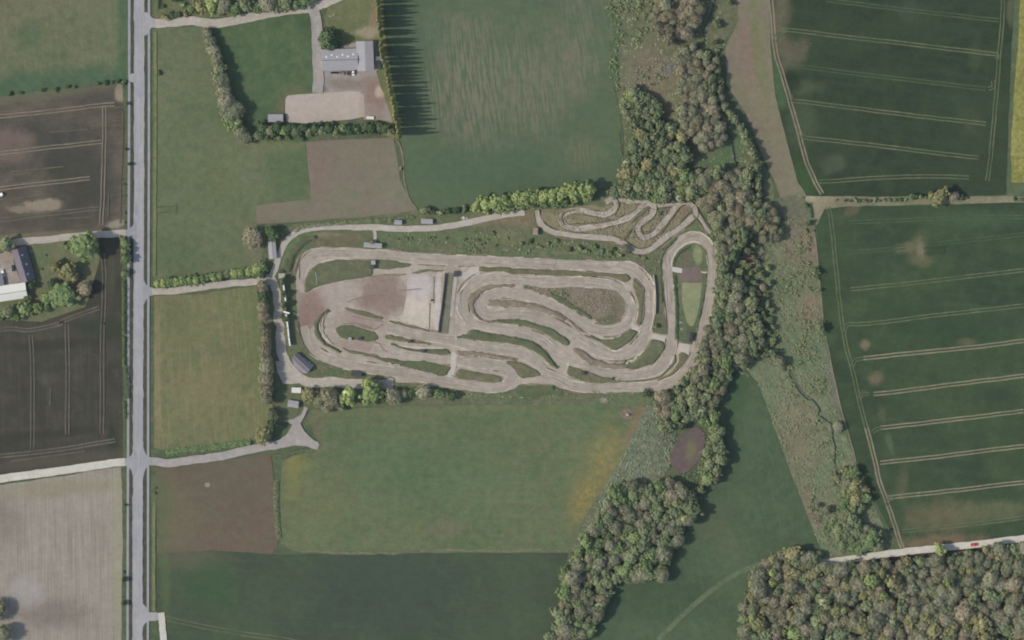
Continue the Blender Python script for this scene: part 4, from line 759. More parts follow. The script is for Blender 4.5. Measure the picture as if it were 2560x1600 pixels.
def crown_twiggy(seed, n=5600, z0=.18, per=28):
    """leafless crown: sprays of fine twigs grouped in puffs, see-through towards the rim"""
    g = np.random.default_rng(seed); C = []; N = []; zc = (1 + z0) / 2; zh = (1 - z0) / 2
    k = n // per; BL = []
    for i in range(k):
        d = unit(g.normal(size=3)); d[2] = abs(d[2]) * 1.2 - .3; d = unit(d)
        rr = g.uniform(.35, .95) ** .8
        c = np.array([d[0] * rr, d[1] * rr, zc + d[2] * zh * rr])
        C.append(c + g.normal(size=(per, 3)) * np.array([.085, .085, .06])); N.append(unit(d + g.normal(size=(per, 3)) * .55))
    for i in range(16):
        d = unit(g.normal(size=3)); d[2] = abs(d[2]) * 1.1 - .3; d = unit(d); rr = g.uniform(.1, .66); r = g.uniform(.12, .24)
        BL.append(blob(np.array([d[0] * rr, d[1] * rr, zc + d[2] * zh * rr]), r, r * zh * 1.5, seed + i, .5, 3.2))
    BL.append(blob(np.array([0, 0, zc - .03]), .76, zh * .8, seed + 77, .5, 2.8))
    return with_core('twiggy_crown', BL, quads(np.concatenate(C), np.concatenate(N), .06, g, .019))
def crown_column(seed, n=2000):
    g = np.random.default_rng(seed); z = g.uniform(.05, 1, n) ** .9; t = g.uniform(0, 6.283, n)
    pr = np.interp(z, [0, .12, .45, .75, 1], [.35, .8, 1, .7, .08]) * g.uniform(.35, 1.1, n)
    c = np.stack([pr * np.cos(t), pr * np.sin(t), z], 1); d = np.stack([np.cos(t), np.sin(t), g.uniform(-.1, .9, n)], 1)
    q = quads(c, unit(unit(d) + g.normal(size=(n, 3)) * .4), .21, g, .2); q = q.reshape(-1, 4, 3); m = q.mean(1, keepdims=True)
    q = m + (q - m) * np.array([1, 1, .09]); return qmesh('column_crown', q.reshape(-1, 3))
def crown_conifer(seed, tiers=15):
    g = np.random.default_rng(seed); C = []; N = []
    for k in range(tiers):
        z = .06 + .9 * k / tiers; r = (1 - k / tiers) ** .75 * .96 + .04; m = int(190 * r) + 12
        t = g.uniform(0, 6.283, m); q = r * g.uniform(.3, 1.05, m) * (1 + .12 * np.sin(t * (7 + k % 3) + k))
        C.append(np.stack([q * np.cos(t), q * np.sin(t), z + (.12 - q * .12) + g.normal(size=m) * .012], 1))
        N.append(unit(np.stack([np.cos(t) * .5, np.sin(t) * .5, np.ones(m) * .8], 1) + g.normal(size=(m, 3)) * .35))
    return qmesh('conifer_crown', quads(np.concatenate(C), np.concatenate(N), .075, g))
def trunk_mesh(seed, limbs=6):
    g = random.Random(seed); m = MB()
    m.tube((0, 0, -.02), (.02, .01, .34), .055, .042, 8)
    for k in range(limbs):
        t = 6.283 * k / limbs + g.uniform(-.4, .4); r = g.uniform(.3, .55); z = g.uniform(.55, .8)
        a = Vector((.02, .01, .28 + .08 * g.random())); b = Vector((math.cos(t) * r * .5, math.sin(t) * r * .5, (a.z + z) / 2 + .03)); c = Vector((math.cos(t) * r, math.sin(t) * r, z))
        m.tube(a, b, .03, .02, 5); m.tube(b, c, .02, .008, 5)
        for q in (-.5, .5):
            e = b + (c - b) * .5; m.tube(e, e + Vector((math.cos(t + q * 2) * .2, math.sin(t + q * 2) * .2, .12)), .011, .004, 4)
    return mesh('trunk', m.v, m.f)
M_BARK = pmat('bark', (92, 84, 74), .9, .1, 0, .3, 3)
TRUNK = [trunk_mesh(s) for s in (1, 2, 3)]
for t_ in TRUNK: t_.materials.append(M_BARK)
LM = {'L': lmat('leaf_lime', (124, 136, 92), (137, 147, 103), .74), 'f': lmat('leaf_fresh', (101, 116, 82), (114, 127, 92), .76), 's': lmat('leaf_sage', (99, 108, 83), (113, 119, 94), .85),
      'o': lmat('leaf_olive', (122, 122, 90), (134, 132, 100), .68), 'd': lmat('leaf_dark', (60, 74, 58), (76, 89, 68), 1.0, .5, .1), 'b': lmat('twig_grey', (101, 103, 87), (112, 113, 96), 1.28), 't': lmat('twig_brown', (105, 102, 87), (114, 111, 95), 1.28),
      'p': lmat('leaf_poplar', (112, 116, 82), (126, 127, 92), .72), 'h': lmat('leaf_hedge', (84, 102, 74), (100, 114, 84))}
CR = {'leafy': [crown_leafy(s, 34 + s % 5, 190, .043, (.13, .36), .22, 1.0, .8, .85) for s in range(20, 26)], 'twig': [crown_twiggy(s) for s in range(40, 44)],
      'bush': [crown_leafy(s, 11, 110, .085, (.32, .5), .02, .9, .6) for s in range(60, 64)], 'col': [crown_column(s) for s in (70, 71, 72)], 'con': [crown_conifer(80)],
      'soft': [crown_leafy(s, 58, 230, .036, (.1, .25), .2, .95, .84, .9) for s in range(90, 96)]}
for lst in CR.values():
    for m_ in lst: m_.materials.append(LM['s'])
KN = {'L': ('lime_tree', 'bright lime-green tree'), 'f': ('leafy_tree', 'fresh green tree'), 's': ('willow_tree', 'grey-green tree'), 'o': ('budding_tree', 'yellow-olive tree'),
      'd': ('evergreen_tree', 'dark green tree'), 'b': ('grey_bare_tree', 'bare grey tree'), 't': ('brown_bare_tree', 'bare brownish tree'), 'p': ('poplar_tree', 'poplar')}
TREES = []
def tree(pxy, r_px, k, h=None, form=None, label=None, group=None, name=None, cat='tree', zsee=None):
    """a tree whose crown is seen centred on photo pixel pxy with radius r_px"""
    r = r_px * MPP
    form = form or ({'b': 'twig', 't': 'twig', 'p': 'col'}.get(k) or ('bush' if r < 2.6 else rng.choice(['leafy', 'soft', 'soft'])))
    if h is None: h = (1.5 + r * 1.45) if form != 'bush' else r * 1.25
    g = G(pxy[0], pxy[1], h * (.62 if zsee is None else zsee)); a = rng.uniform(0, 6.283)
    small = form == 'bush'
    nm = name or ('shrub' if small else ('young_willow_tree' if k == 's' and r < 4.1 else KN[k][0]))
    root = empty(nm, (g.x, g.y, 0), a, label, 'shrub' if small and cat == 'tree' else cat, group)
    e_ = rng.uniform(.84, 1.18); s = (r * e_, r / e_, h * rng.uniform(.92, 1.08))
    root.scale = s
    c = link('foliage' if form != 'twig' else 'twigs', rng.choice(CR[form]), None, root)
    c.material_slots[0].link = 'OBJECT'; c.material_slots[0].material = LM[k]
    link('trunk', rng.choice(TRUNK), None, root)
    TREES.append((root, pxy, k, r_px, small, label)); return root
def row(spec, group=None, hk=1.0):
    """tokens: frame: or u,v,r,kind[,h]"""
    f = FR['F']
    for tok in spec.split():
        if tok.endswith(':'): f = FR[tok[:-1]]; continue
        q = tok.split(','); p = (f[0] + float(q[0]) / f[2], f[1] + float(q[1]) / f[2])
        tree(p, float(q[2]) / f[2], q[3], float(q[4]) if len(q) > 4 else None, q[5] if len(q) > 5 else None, None, group)
def grove(spec, kinds, rmin, rmax, gap, group, seed, avoid=(), form=None, hmul=1.0, cap=400, clump=None):
    """fills an outline with single trees of mixed kind and size"""
    poly = px(spec); g = random.Random(seed); a = np.array(poly); got = []
    for _ in range(6000):
        x = g.uniform(a[:, 0].min(), a[:, 0].max()); y = g.uniform(a[:, 1].min(), a[:, 1].max())
        if not inside(poly, np.array([x]), np.array([y]))[0]: continue
        n = noise.noise(Vector((x / 60, y / 60, seed))) * .5 + .5
        if clump is not None and noise.noise(Vector((x / 22, y / 22, seed * 2.3))) < clump: continue
        r = rmin + (rmax - rmin) * g.random() ** 1.4
        if any((x - u) ** 2 + (y - v) ** 2 < (gap * (r + q)) ** 2 for u, v, q in got): continue
        if any(((x - ax) / (arx + r * .5)) ** 2 + ((y - ay) / (ary + r * .5)) ** 2 < 1 for ax, ay, arx, ary in avoid): continue
        if any((x - t[1][0]) ** 2 + (y - t[1][1]) ** 2 < (gap * .9 * (r + t[3])) ** 2 for t in TREES): continue
        got.append((x, y, r))
        if len(got) >= cap: break
    for x, y, r in got:
        n = noise.noise(Vector((x / 45, y / 45, seed + 3))) * .5 + .5
        z = (n * 1.3 - .15 + g.uniform(-.22, .22)); k = kinds[min(len(kinds) - 1, max(0, int(z * len(kinds))))]
        h = (1.8 + r * MPP * 1.5) * hmul * g.uniform(.85, 1.2) if form != 'bush' else r * MPP * g.uniform(.6, .95)
        tree((x, y), r, k, h, form, None, group)
ORD = 'first second third fourth fifth sixth seventh eighth ninth tenth eleventh twelfth thirteenth fourteenth fifteenth sixteenth seventeenth eighteenth nineteenth twentieth'.split()
TENS = ['', '', 'twenty', 'thirty', 'forty', 'fifty', 'sixty', 'seventy', 'eighty', 'ninety']
def nth(i):
    if i < 20: return ORD[i]
    t, u = divmod(i + 1, 10)
    if t > 9: return 'hundred and ' + nth(i - 100) if i > 99 else 'hundredth'
    return (TENS[t][:-1] + 'ieth') if u == 0 else TENS[t] + '-' + ORD[u - 1]
# ---- poplar row: each casts its own long shadow over the meadow
NP = 38
for i in range(NP):
    t = i / (NP - 1); y = 334 - t * 380 + rng.uniform(-2.6, 2.6); x = np.interp(y, [-60, 0, 120, 200, 334], [941, 946, 957, 976, 1002]) + rng.uniform(-2, 2)
    g = G(x, y); h = rng.uniform(17.5, 21.5)
    lb = 'slender yellow-green poplar, %s from the lower end of the long poplar row' % nth(i)
    if i == 0: lb = 'slender yellow-green poplar at the very lower end of the long row'
    e = empty('poplar_tree', (g.x, g.y, 0), rng.uniform(0, 6), lb, 'tree', 'poplars in the long row beside the meadow'); q = rng.uniform(1.1, 1.5); e.scale = (q, q, h)
    c = link('foliage', CR['col'][i % 3], None, e); c.material_slots[0].link = 'OBJECT'; c.material_slots[0].material = LM['p']
    link('trunk', TRUNK[i % 3], None, e)
# ---- single trees and rows, from the photo
row("10: 690,388,112,d,13,con")
row("F: 392,42,9,o 405,36,9,d 420,34,9,d 438,32,8,o 385,14,6,d 452,20,12,f 472,12,20,o 500,10,21,L 528,14,20,b 556,22,16,f 580,8,20,s 604,20,15,f 630,10,21,b 655,17,14,s 676,4,19,s 700,12,15,f 722,2,15,f 742,-6,14,s 415,-4,10,d 432,12,8,f", 'garden trees along the top lane')
row("F: 489,78,13.5,b 496,98,14.85,b 503,118,16.2,b 512,140,17.55,b 517,163,17.55,s 522,188,20.25,b 528,213,18.9,b 534,238,20.25,b 548,262,27,b,9 543,284,17.55,f 556,296,17.55,f 567,312,17.55,b 580,326,16.2,b", 'tree row between pasture and paddock')
row("10: 60,1200,52.416,d 130,1240,49.504,s 200,1205,49.504,d 250,1235,46.592,L 310,1210,49.504,d 380,1240,52.416,s 450,1205,46.592,d 500,1250,46.592,s 560,1215,49.504,d 620,1240,49.504,s 690,1215,52.416,d 760,1250,46.592,s 820,1215,49.504,f 890,1230,55.328,d 960,1220,52.416,d 1030,1200,49.504,s 1100,1215,49.504,d 1160,1200,43.68,s 1220,1215,49.504,d 1270,1240,40.768,s 20,1280,49.504,s 110,1300,40.768,d 210,1300,34.944,s 300,1295,29.12,f 430,1300,32.032,d", 'shrub belt below the riding arena')
row("F: 1003,497,11,s 1022,499,9,d 1040,503,9,s 1058,499,9,d 1078,497,10,d 1096,494,9,s", 'shrubs behind the long shed')
row("F: 1126,488,15,L,9 1147,482,19,L,10 1150,496,13,f 1172,479,20,L,11 1180,492,15,f 1196,475,20,L,11 1205,488,15,f 1219,470,19,L,11 1232,484,15,f 1242,467,19,L,11.5 1262,466,19,L,11.5 1258,482,15,f 1283,463,19,L,11.5 1285,478,16,f 1306,459,19,L,12 1312,475,16,f 1329,456,19,L,12 1335,472,15,f 1352,452,20,L,12 1360,468,16,f 1376,449,20,L,12.5 1385,466,15,f 1394,446,16,L,12", 'bright tree belt between meadow and practice track')
row("F: 372,670,10.08,L 386,669,11.2,L 401,667,12.32,f 416,666,12.32,L 432,664,12.32,L 448,663,12.32,f 464,662,12.32,L 480,660,11.2,f 489,656,11.2,s 505,655,12.32,L 520,652,11.2,f 536,648,11.2,s 553,646,12.32,L 570,643,12.32,L 587,641,12.32,L 604,637,12.32,L 620,634,11.2,f", 'shrub row along the race track lane')
row("01: 790,815,148,f,17 50,800,85,s,9", None)
row("01: 640,1050,88,o 590,1280,140,f,10 800,1215,72,t 440,1300,66,L 350,1395,58,L 230,1400,76,f 80,1440,76,s 490,1160,46,d 250,1300,40,f 20,1470,50,d 440,1390,44,f 150,1470,50,f 520,1000,60,o 300,1180,40,d 700,1110,50,o 610,790,16,d 600,935,16,d 430,900,14,o 395,1030,12,d", 'farm garden trees')
row("01: 1178,790,50,f,6 1180,860,46,s,6 1188,935,56,f,7.5 1176,1070,40,f,5.5 1150,745,30,s", 'roadside trees by the farm lane')
row("00: 90,885,26,d 190,878,22,d 400,850,24,d 530,842,22,d 640,822,22,d 700,822,20,d 920,790,22,d 1000,782,28,d 1060,778,20,d 1110,772,24,d 1165,780,32,d", 'low bushes on the upper field boundary')
row("01: 1183,230,12,d 1193,340,11,d 1183,500,12,d 1183,590,10,d 00: 1200,980,18,d,3 1192,1410,16,d,2.5 01: 1222,40,22,d,4 03: 1180,240,18,d,2.5 1172,940,28,d,4.5 1168,1170,28,d,4.5 1170,870,14,d 1470,75,12,d 1470,125,14,d 00: 1505,690,24,d,2 11: 1365,80,22,o 03: 1485,1100,12,d", 'small bushes along the road')
row("12: 60,1100,80.5,o 11: 165,690,85.1,d,7 01: 2385,735,103.5,t,9 11: 40,1010,59.8,f 45,1075,55.2,d,6 60,1195,59.8,t,8 70,1290,57.5,d,8 65,1390,59.8,t,9 75,1480,55.2,t,9 12: 80,90,59.8,t,9 90,180,52.9,t,9 85,280,75.9,t,10 100,370,62.1,t,9 95,450,75.9,b,10 95,560,75.9,t,10 95,660,69,t,10 100,750,57.5,b,10 150,880,52.9,b,8 155,985,55.2,d,9", 'tree row between pasture and track lane')
row("A: 335,815,44,f,7.5 345,975,40,f,7 350,1115,44,f,7.5 375,1295,46,f,7.5", 'young trees on the spectator bank')
row("12: 500,710,82,o,10 600,760,60,b,10 700,735,105,t,12 870,720,92,L,11 1085,700,105,L,12 1050,600,58,L,9 1160,620,50,b 1290,720,84,b,9 1220,745,50,d 1400,700,46,b 1340,650,28,d 1470,690,50,d 1580,680,78,b,8 1645,670,46,d 1730,700,52,f 1800,715,40,s 1865,715,44,d 660,830,50,b 800,820,40,s", 'tree belt below the clubhouse')
row("22: 388,640,16,d 1270,690,42,d,4 690,490,14,d 950,550,18,d 880,555,14,d 12: 1470,195,9,d 1600,290,9,d 13: 560,10,1,d", 'lone bushes at the track')
row("A: 1460,330,34,t C: 1205,1090,40,s,3 21: 1060,840,50,t,5 1400,505,22,d", 'bushes around the track straights')
row("11: 1640,735,14,d 1690,730,14,d 1805,738,14,d 1980,748,16,d 2030,745,12,f 2100,755,18,d 2160,785,14,d 2195,750,12,d 2265,808,16,d 2240,690,24,f 1345,745,12,d 2380,740,14,f 21: 90,790,24,f 170,770,26,d 260,820,24,f 340,790,22,s 420,770,28,f 545,845,28,d 640,830,30,f 700,860,28,s 780,820,30,f 850,860,26,s 920,880,28,f 960,840,24,d 1020,900,28,s 1180,905,24,s 1250,925,26,o", 'scattered bushes above the top straight')
row("03: -40,1230,110,t,9 30,1450,95,b,10 21: 2105,900,72,d,11,con", 'large trees on their own')
# ---- woods
AV = []

grove("20: 1090,850 1200,840 1300,930 1390,1000 1390,1140 1280,1190 1120,1170 1030,1030", 'Lsss', 12, 18, .57, 'trees of the small upper grove', 1)
grove("20: 1180,1210 1300,1180 1500,1190 1620,1290 1660,1420 1640,1512 21: 1620,60 1500,90 1400,60 1080,60 20: 1090,1450", 'ssosss', 13, 21, .55, 'trees of the round willow grove', 2)
grove("20: 1370,-60 1750,-60 1800,140 1740,220 1680,330 1450,380 1360,250 1330,80", 'ttbt', 11, 19, .56, 'bare trees at the top of the scrubland', 3)
grove("20: 1560,470 1720,440 1850,500 1900,700 1900,950 2000,1250 1990,1330 1800,1400 1700,1290 1600,1150 1610,950 1570,800", 'sbtbs', 12, 20, .55, 'trees along the hidden stream', 4)
row("20: 1935,230,40,s,5.5 1910,400,32,s,5 1925,480,36,s 1930,570,40,s,6 1940,660,42,s,6 1955,750,42,s,6 1965,840,44,s,6 1975,925,42,b,6 2010,1000,42,s,6 2060,1065,42,s,6 2110,1130,42,s,6 2160,1200,44,s,6.5 2195,1275,46,s,7 2230,1350,46,s,7 2265,1430,48,s,7 2290,1500,46,s,7 21: 2310,70,48,s,7 2320,150,44,s 2325,240,46,s 2330,330,40,s 20: 2070,30,26,d,4", 'hedge trees beside the fallow margin')
grove("21: 1000,250 1080,60 1500,120 1580,100 1700,110 1740,340 1640,360 1500,370 1350,370 1150,340 1000,330 900,280", 'sfssos', 12, 20, .54, 'trees above the practice track', 5)
grove("21: 1740,110 2060,110 2230,60 2290,350 2350,480 2390,560 2300,640 2140,600 2050,680 1930,640 1800,430 1720,330", 'sbtst', 13, 22, .55, 'bare woodland above the east loop', 6)
grove("21: 1930,640 2060,700 2200,690 2230,800 2100,860 2040,1000 2060,1130 2250,1180 2290,1330 2350,1512 22: 2380,200 2300,340 2180,440 1980,500 1900,440 1840,420 1800,200 1870,0 21: 1900,1512 1960,1250 1950,1000 1940,800", 'fssbst', 12, 21, .55, 'woodland beside the east loop', 7)
grove("22: 1700,470 1980,460 2060,540 1960,700 1900,860 1960,1000 1990,1160 1980,1300 1930,1512 23: 1840,40 22: 1820,1400 1850,1200 1880,1050 1830,960 1720,920 1600,980 1500,1060 1400,1010 1380,880 1360,720 1480,690 1600,580", 'bsstf', 12, 21, .55, 'trees around the half-dry pond', 8, [(1714, 1126, 38, 58)])
grove("23: 870,220 1000,80 1250,30 1500,20 1640,100 1740,190 1740,290 1640,420 1600,560 1470,690 1460,840 1430,940 1200,930 1020,950 920,940 960,1030 930,1120 850,1240 760,1400 700,1512 330,1512 420,1260 480,1110 500,960 470,850 560,790 600,650 700,540 760,420", 'sssbfst', 13, 23, .53, 'trees of the long grove', 9)
row("23: 1640,360,58,L,8 1700,240,56,o,8 1780,90,42,s,6 1840,20,40,s,6 1230,890,80,b,8 1380,880,62,s,8", 'edge trees of the long grove')
row("31: 360,430,24,d 395,590,30,d,4 360,670,22,o 100,600,34,d 20,560,50,t 440,1060,44,s,5 480,1230,24,s,3.5 32: 495,70,50,s,6 110,400,56,b 660,1010,54,b,5 800,1440,70,f,7 33: 820,60,76,o,8 720,210,60,f 830,190,76,o,8 810,310,36,s 560,280,38,b 845,420,54,s 735,505,66,s 790,570,56,s 980,560,92,f,9 930,630,50,s 390,720,56,b 480,700,36,b 620,30,26,s 470,240,26,b 870,440,44,d", 'marsh edge trees')
row("31: 650,378,12,d 720,385,16,t 770,388,14,t 830,385,26,s 870,385,20,d 910,385,26,s 970,388,18,d 1010,382,22,s 1050,385,18,d 1100,380,22,s 1150,380,22,s 1200,378,24,s 1250,375,24,d 1300,375,18,s 1365,345,38,f,4 1405,350,20,d 1440,350,26,s,3.5 1490,355,18,b 1545,350,42,o,5 1625,345,86,o,9 1755,350,52,t,6 1825,355,30,s 1880,355,18,d 2330,370,20,d 2390,375,22,s", 'hedge bushes between the two crop fields')
row("33: 980,950,80,L,14 1085,880,56,o,13 1180,960,84,o,13 1100,1100,46,L,12 1630,660,66,L,9 1710,960,50,L,12 1510,1120,36,o,10 720,1230,44,L,11 250,1450,80,L,12 160,1430,40,f,9 40,880,48,L,10 45,970,44,L,10 23: 2275,1300,58,L,10 2255,1440,40,f,8", 'the bright trees of the wood')
grove("23: 2200,1512 2180,1250 2200,1100 2300,900 2419,760 33: 100,710 250,690 430,730 560,830 900,790 1500,735 1900,685 2419,620 2560,600 2560,1600 33: -100,1600 23: 2200,1600", 'sbstbosbtbtos', 14, 26, .53, 'grey trees of the wood', 10, (), None, .95, 290)
grove("21: 2250,330 2380,420 31: 60,480 140,600 110,720 21: 2400,760 2300,700 2200,600", 'tbst', 11, 17, .6, 'trees at the upper end of the marsh', 21)
grove("21: 2080,760 2300,760 2330,1000 2250,1150 2100,1100 2060,960", 'sfs', 7, 12, 1.0, 'bushes by the reddish clearing', 22, (), None, .8)
grove("21: 2250,1160 2419,1000 32: 60,60 60,330 22: 2300,360 2380,200", 'sfst', 8, 13, .95, 'bushes on the wood side of the stream', 23, (), None, .8)
grove("33: 640,0 900,0 930,200 860,300 700,260 32: 740,1400", 'sfob', 10, 18, .55, 'trees at the lower end of the marsh', 41, (), None, .8)
grove("33: 640,480 800,360 1000,480 1060,620 900,660 700,620", 'sfsb', 11, 19, .55, 'trees at the lower end of the marsh', 42, (), None, .8)
# ---- clipped and field hedges: one object each
def hedge(spec, wd, h, label, k='h', n_per=26, seed=1, name='hedge', gaps=0.0):
    g = np.random.default_rng(seed); p = resample(world(catmull(px(spec), False)), .5, False); C = []; N = []
    for i in range(len(p) - 1):
        a, b = Vector(p[i]), Vector(p[i + 1]); t = (b - a).normalized(); nn = Vector((-t.y, t.x))
        lump = .75 + .5 * noise.noise(Vector((a.x / 2.2, a.y / 2.2, seed))) ; top = h * (lump if lump > .1 else .1)
        if gaps and noise.noise(Vector((a.x / 5, a.y / 5, seed + 9))) < -gaps: continue
        m = n_per; th = g.uniform(-.15, math.pi + .15, m); rr = g.uniform(.7, 1.05, m); s = g.uniform(0, .5, m)
        off = np.cos(th) * wd / 2 * rr * (0.8 + .4 * lump); z = np.abs(np.sin(th)) ** .7 * top * rr
        C.append(np.stack([a.x + t.x * s + nn.x * off, a.y + t.y * s + nn.y * off, z], 1))
        N.append(unit(np.stack([nn.x * np.cos(th), nn.y * np.cos(th), np.sin(th) + .2], 1) + g.normal(size=(m, 3)) * .5))
    c = np.concatenate(C); o0 = Vector((c[:, 0].mean(), c[:, 1].mean(), 0)); c[:, :2] -= np.array(o0[:2])
    root = empty(name, o0, 0, label, 'hedge')
    link('foliage', qmesh('hedge_foliage', quads(c, np.concatenate(N), .2, g)), LM[k], root)
    m_ = MB(); r2 = random.Random(seed)
    for x, y in p[::4]: m_.tube((x - o0.x, y - o0.y, -.05), (x - o0.x + r2.uniform(-.3, .3), y - o0.y + r2.uniform(-.3, .3), h * .6), .05, .02, 5)
    m_.build('stems', M_BARK, root); return root
hedge("01: 1172,1130 1172,1512 02: 1172,0 1174,430", 2.2, 3.4, 'tall dark roadside hedge beside the left cycle path', 'd', 30, 2, gaps=.45)
hedge("02: 1190,430 1200,600 1205,740", 2.3, 3.2, 'short dark hedge stretch leaning over the left cycle path', 'd', 30, 3)
hedge("02: 1175,765 1180,850 1185,930", 2.2, 2.8, 'southernmost dark hedge stretch on the left roadside', 'd', 30, 4)
hedge("02: 1570,1258 1800,1225 2100,1190 2370,1150", 4.2, 2.6, 'clipped green hedge above the grey farm track', 'h', 44, 5)
hedge("00: 1505,-100 1500,0 1500,90", 1.6, 2.4, 'narrow dark clipped hedge at the corner of the top garden', 'd', 26, 6)
hedge("A: 480,190 600,130 780,105 1000,85 1250,75 1500,60 1720,50", 3.0, 2.4, 'grey-green hedge along the upper edge of the track lane', 's', 34, 7)
hedge("11: 1220,560 1400,545 1500,540", 2.4, 2.2, 'short ragged hedge behind the small grey shed', 's', 30, 8)
hedge("C: 1448,430 1455,600 1470,800 1478,1000 1470,1150 1472,1250", 2.3, 1.9, 'dark low hedge along the pond inside the east loop', 'd', 30, 9)
hedge("C: 1440,330 1445,250 1520,150 1640,80", 1.8, 1.6, 'dark low hedge curving round the head of the east loop', 'd', 26, 10)
hedge("C: 1840,430 1830,560 1800,760 1760,950 1715,1120 1690,1250", 1.6, 1.4, 'dark low hedge on the right side of the pond', 'd', 24, 11)
hedge("H: 1690,1500 1680,1150 1675,980 1700,880 1760,790 1880,670", 1.7, 1.6, 'dark low hedge outside the left edge of the east loop', 'd', 26, 12)
hedge("13: 195,0 190,200 200,400 220,560", 3.4, .9, 'low grey-green overgrown strip between brown field and meadow', 's', 24, 13)
hedge("12: 170,1290 300,1275 420,1240 560,1225", 3.2, .9, 'low weedy hedge below the turning area', 's', 26, 14)

hedge("31: 395,370 400,420 420,560 430,680", 2.0, 1.6, 'short dark hedge at the corner of the green crop', 'd', 24, 16, gaps=.2)
hedge("31: 462,1000 470,1130", 2.6, 3.0, 'tall dark bush hedge on the crop edge beside the marsh', 'd', 34, 17)
# ---- brushwood and undergrowth between the trunks
def undergrowth(name, spec, per_m2, mat, label, seed, h=1.2, size=.42):
    g = np.random.default_rng(seed); poly = world(px(spec)); a = np.array(poly)
    bb = (a[:, 0].max() - a[:, 0].min()) * (a[:, 1].max() - a[:, 1].min())
    x, y = scatter_pts(poly, int(bb * per_m2), seed); n = len(x)
    c = np.stack([x, y, g.uniform(.2, 1, n) * h + .3], 1); nn = unit(g.normal(size=(n, 3)) * .6 + np.array([0, 0, 1]))
    tag(link(name, qmesh(name, quads(c, nn, size, g)), mat), label, 'undergrowth', None, 'stuff')
m_ug = lmat('brushwood', (96, 91, 77), (108, 103, 86), .9, .6, .1); m_ug2 = lmat('brush_green', (94, 104, 80), (108, 112, 88), .9, .6, .1)
undergrowth('undergrowth', "23: 2200,1600 2190,1250 2200,1100 2300,900 2419,760 33: 100,740 250,720 430,740 560,830 900,780 1500,720 1900,670 2419,610 2560,590 2560,1600", 1.3, m_ug, 'countless twigs and saplings on the floor of the wood', 1, 1.6)
undergrowth('undergrowth', "23: 870,220 1000,60 1250,10 1500,0 1640,80 1640,420 1600,560 1470,690 1460,840 1430,940 1020,960 920,960 850,1240 700,1512 330,1512 420,1260 500,960 470,850 600,650 700,520 800,400", .9, m_ug2, 'countless saplings filling the long grove', 2)
undergrowth('undergrowth', "21: 1930,620 2060,690 2200,690 2060,1130 2250,1180 2350,1512 22: 2380,200 2300,340 2080,480 2060,560 1980,760 1880,760 1860,920 1720,900 1500,1060 1400,1010 1360,720 1480,690 1700,470 1840,420 1800,200 1880,0 21: 1900,1512 1960,1250", .9, m_ug2, 'countless saplings between the trees beside the east loop', 3)
undergrowth('undergrowth', "21: 1000,300 1080,40 1500,100 1740,110 2230,60 2330,480 2100,640 1930,600 1760,420 1640,370 1150,340", .9, m_ug2, 'countless saplings under the trees above the practice track', 4)
undergrowth('undergrowth', "22: 1850,1000 1980,1000 1990,1300 1930,1512 23: 1840,60 1700,10 1600,20 22: 1650,1480 1780,1330 1830,1200 1820,1080", .9, m_ug2, 'countless saplings on the right bank of the half-dry pond', 5)

def thicket(name, specs, per_m2, mat, label, seed, clump=16.0, thr=0.0, rmax=1.8, z0=.2):
    """low scrub too dense to count: small domes of leaves in drifts"""
    g = np.random.default_rng(seed); C = []; N = []
    for sp in (specs if isinstance(specs, list) else [specs]):
        poly = world(px(sp)); a = np.array(poly); bb = (a[:, 0].max() - a[:, 0].min()) * (a[:, 1].max() - a[:, 1].min())
        x, y = scatter_pts(poly, int(bb * per_m2), seed)
        for xi, yi in zip(x, y):
            d = noise.noise(Vector((xi / clump, yi / clump, seed))) + .4 * noise.noise(Vector((xi / 5, yi / 5, seed)))
            if d < thr: continue
            r = rmax * g.uniform(.35, 1) * min(1, .5 + (d - thr) * 2); m = int(10 + 22 * r * r)
            u = unit(g.normal(size=(m, 3))); u[:, 2] = np.abs(u[:, 2])
            C.append(np.array([xi, yi, z0]) + u * np.array([r, r, r * .8]) * g.uniform(.6, 1.05, m)[:, None]); N.append(unit(u + g.normal(size=(m, 3)) * .4))
    tag(link(name, qmesh(name, quads(np.concatenate(C), np.concatenate(N), .3, g)), mat), label, 'scrub', None, 'stuff')
m_th = lmat('scrub_leaf', (96, 108, 80), (112, 120, 90), .72, .5, .1); m_th2 = lmat('scrub_grey', (106, 108, 88), (122, 122, 102), .72, .5, .1)
thicket('scrub', ["20: 900,0 1330,-40 1360,280 1250,420 1000,330 900,120", "20: 950,330 1100,430 1080,840 960,900 920,600"], .22, m_th, 'drifts of green scrub between the meadow and the bare trees', 31, thr=-.16)
thicket('scrub', ["20: 1150,430 1560,420 1600,900 1580,1150 1400,1150 1380,960 1180,820"], .15, m_th2, 'drifts of greyish scrub in the upper scrubland', 32, thr=-.02, rmax=1.3)
thicket('scrub', ["31: 0,760 400,700 420,1000 400,1500 32: 480,300 560,700 680,960 620,1400 300,900 20,200", "33: 340,60 620,0 700,140 640,420 560,660 440,560"], .16, m_th, 'drifts of green scrub in the marsh', 33, thr=.0, rmax=1.5)
thicket('scrub', ["22: 1340,720 1480,690 1600,960 1560,1080 1500,1200 1500,1400 1600,1470 1720,1430 1830,1300 1900,1512 1340,1512 1420,1100"], .11, m_th2, 'drifts of greyish scrub around the half-dry pond', 34, thr=-.02, rmax=1.5)
thicket('scrub', ["11: 1240,720 2419,760 21: 100,700 600,800 1000,860 1180,900 1100,930 0,900 11: 2419,880 1300,840", "C: 900,260 1000,190 1270,110 1260,400 1200,420 1050,340"], .12, m_th, 'drifts of green scrub above the top straight', 35, thr=.04, rmax=1.3, z0=.4)
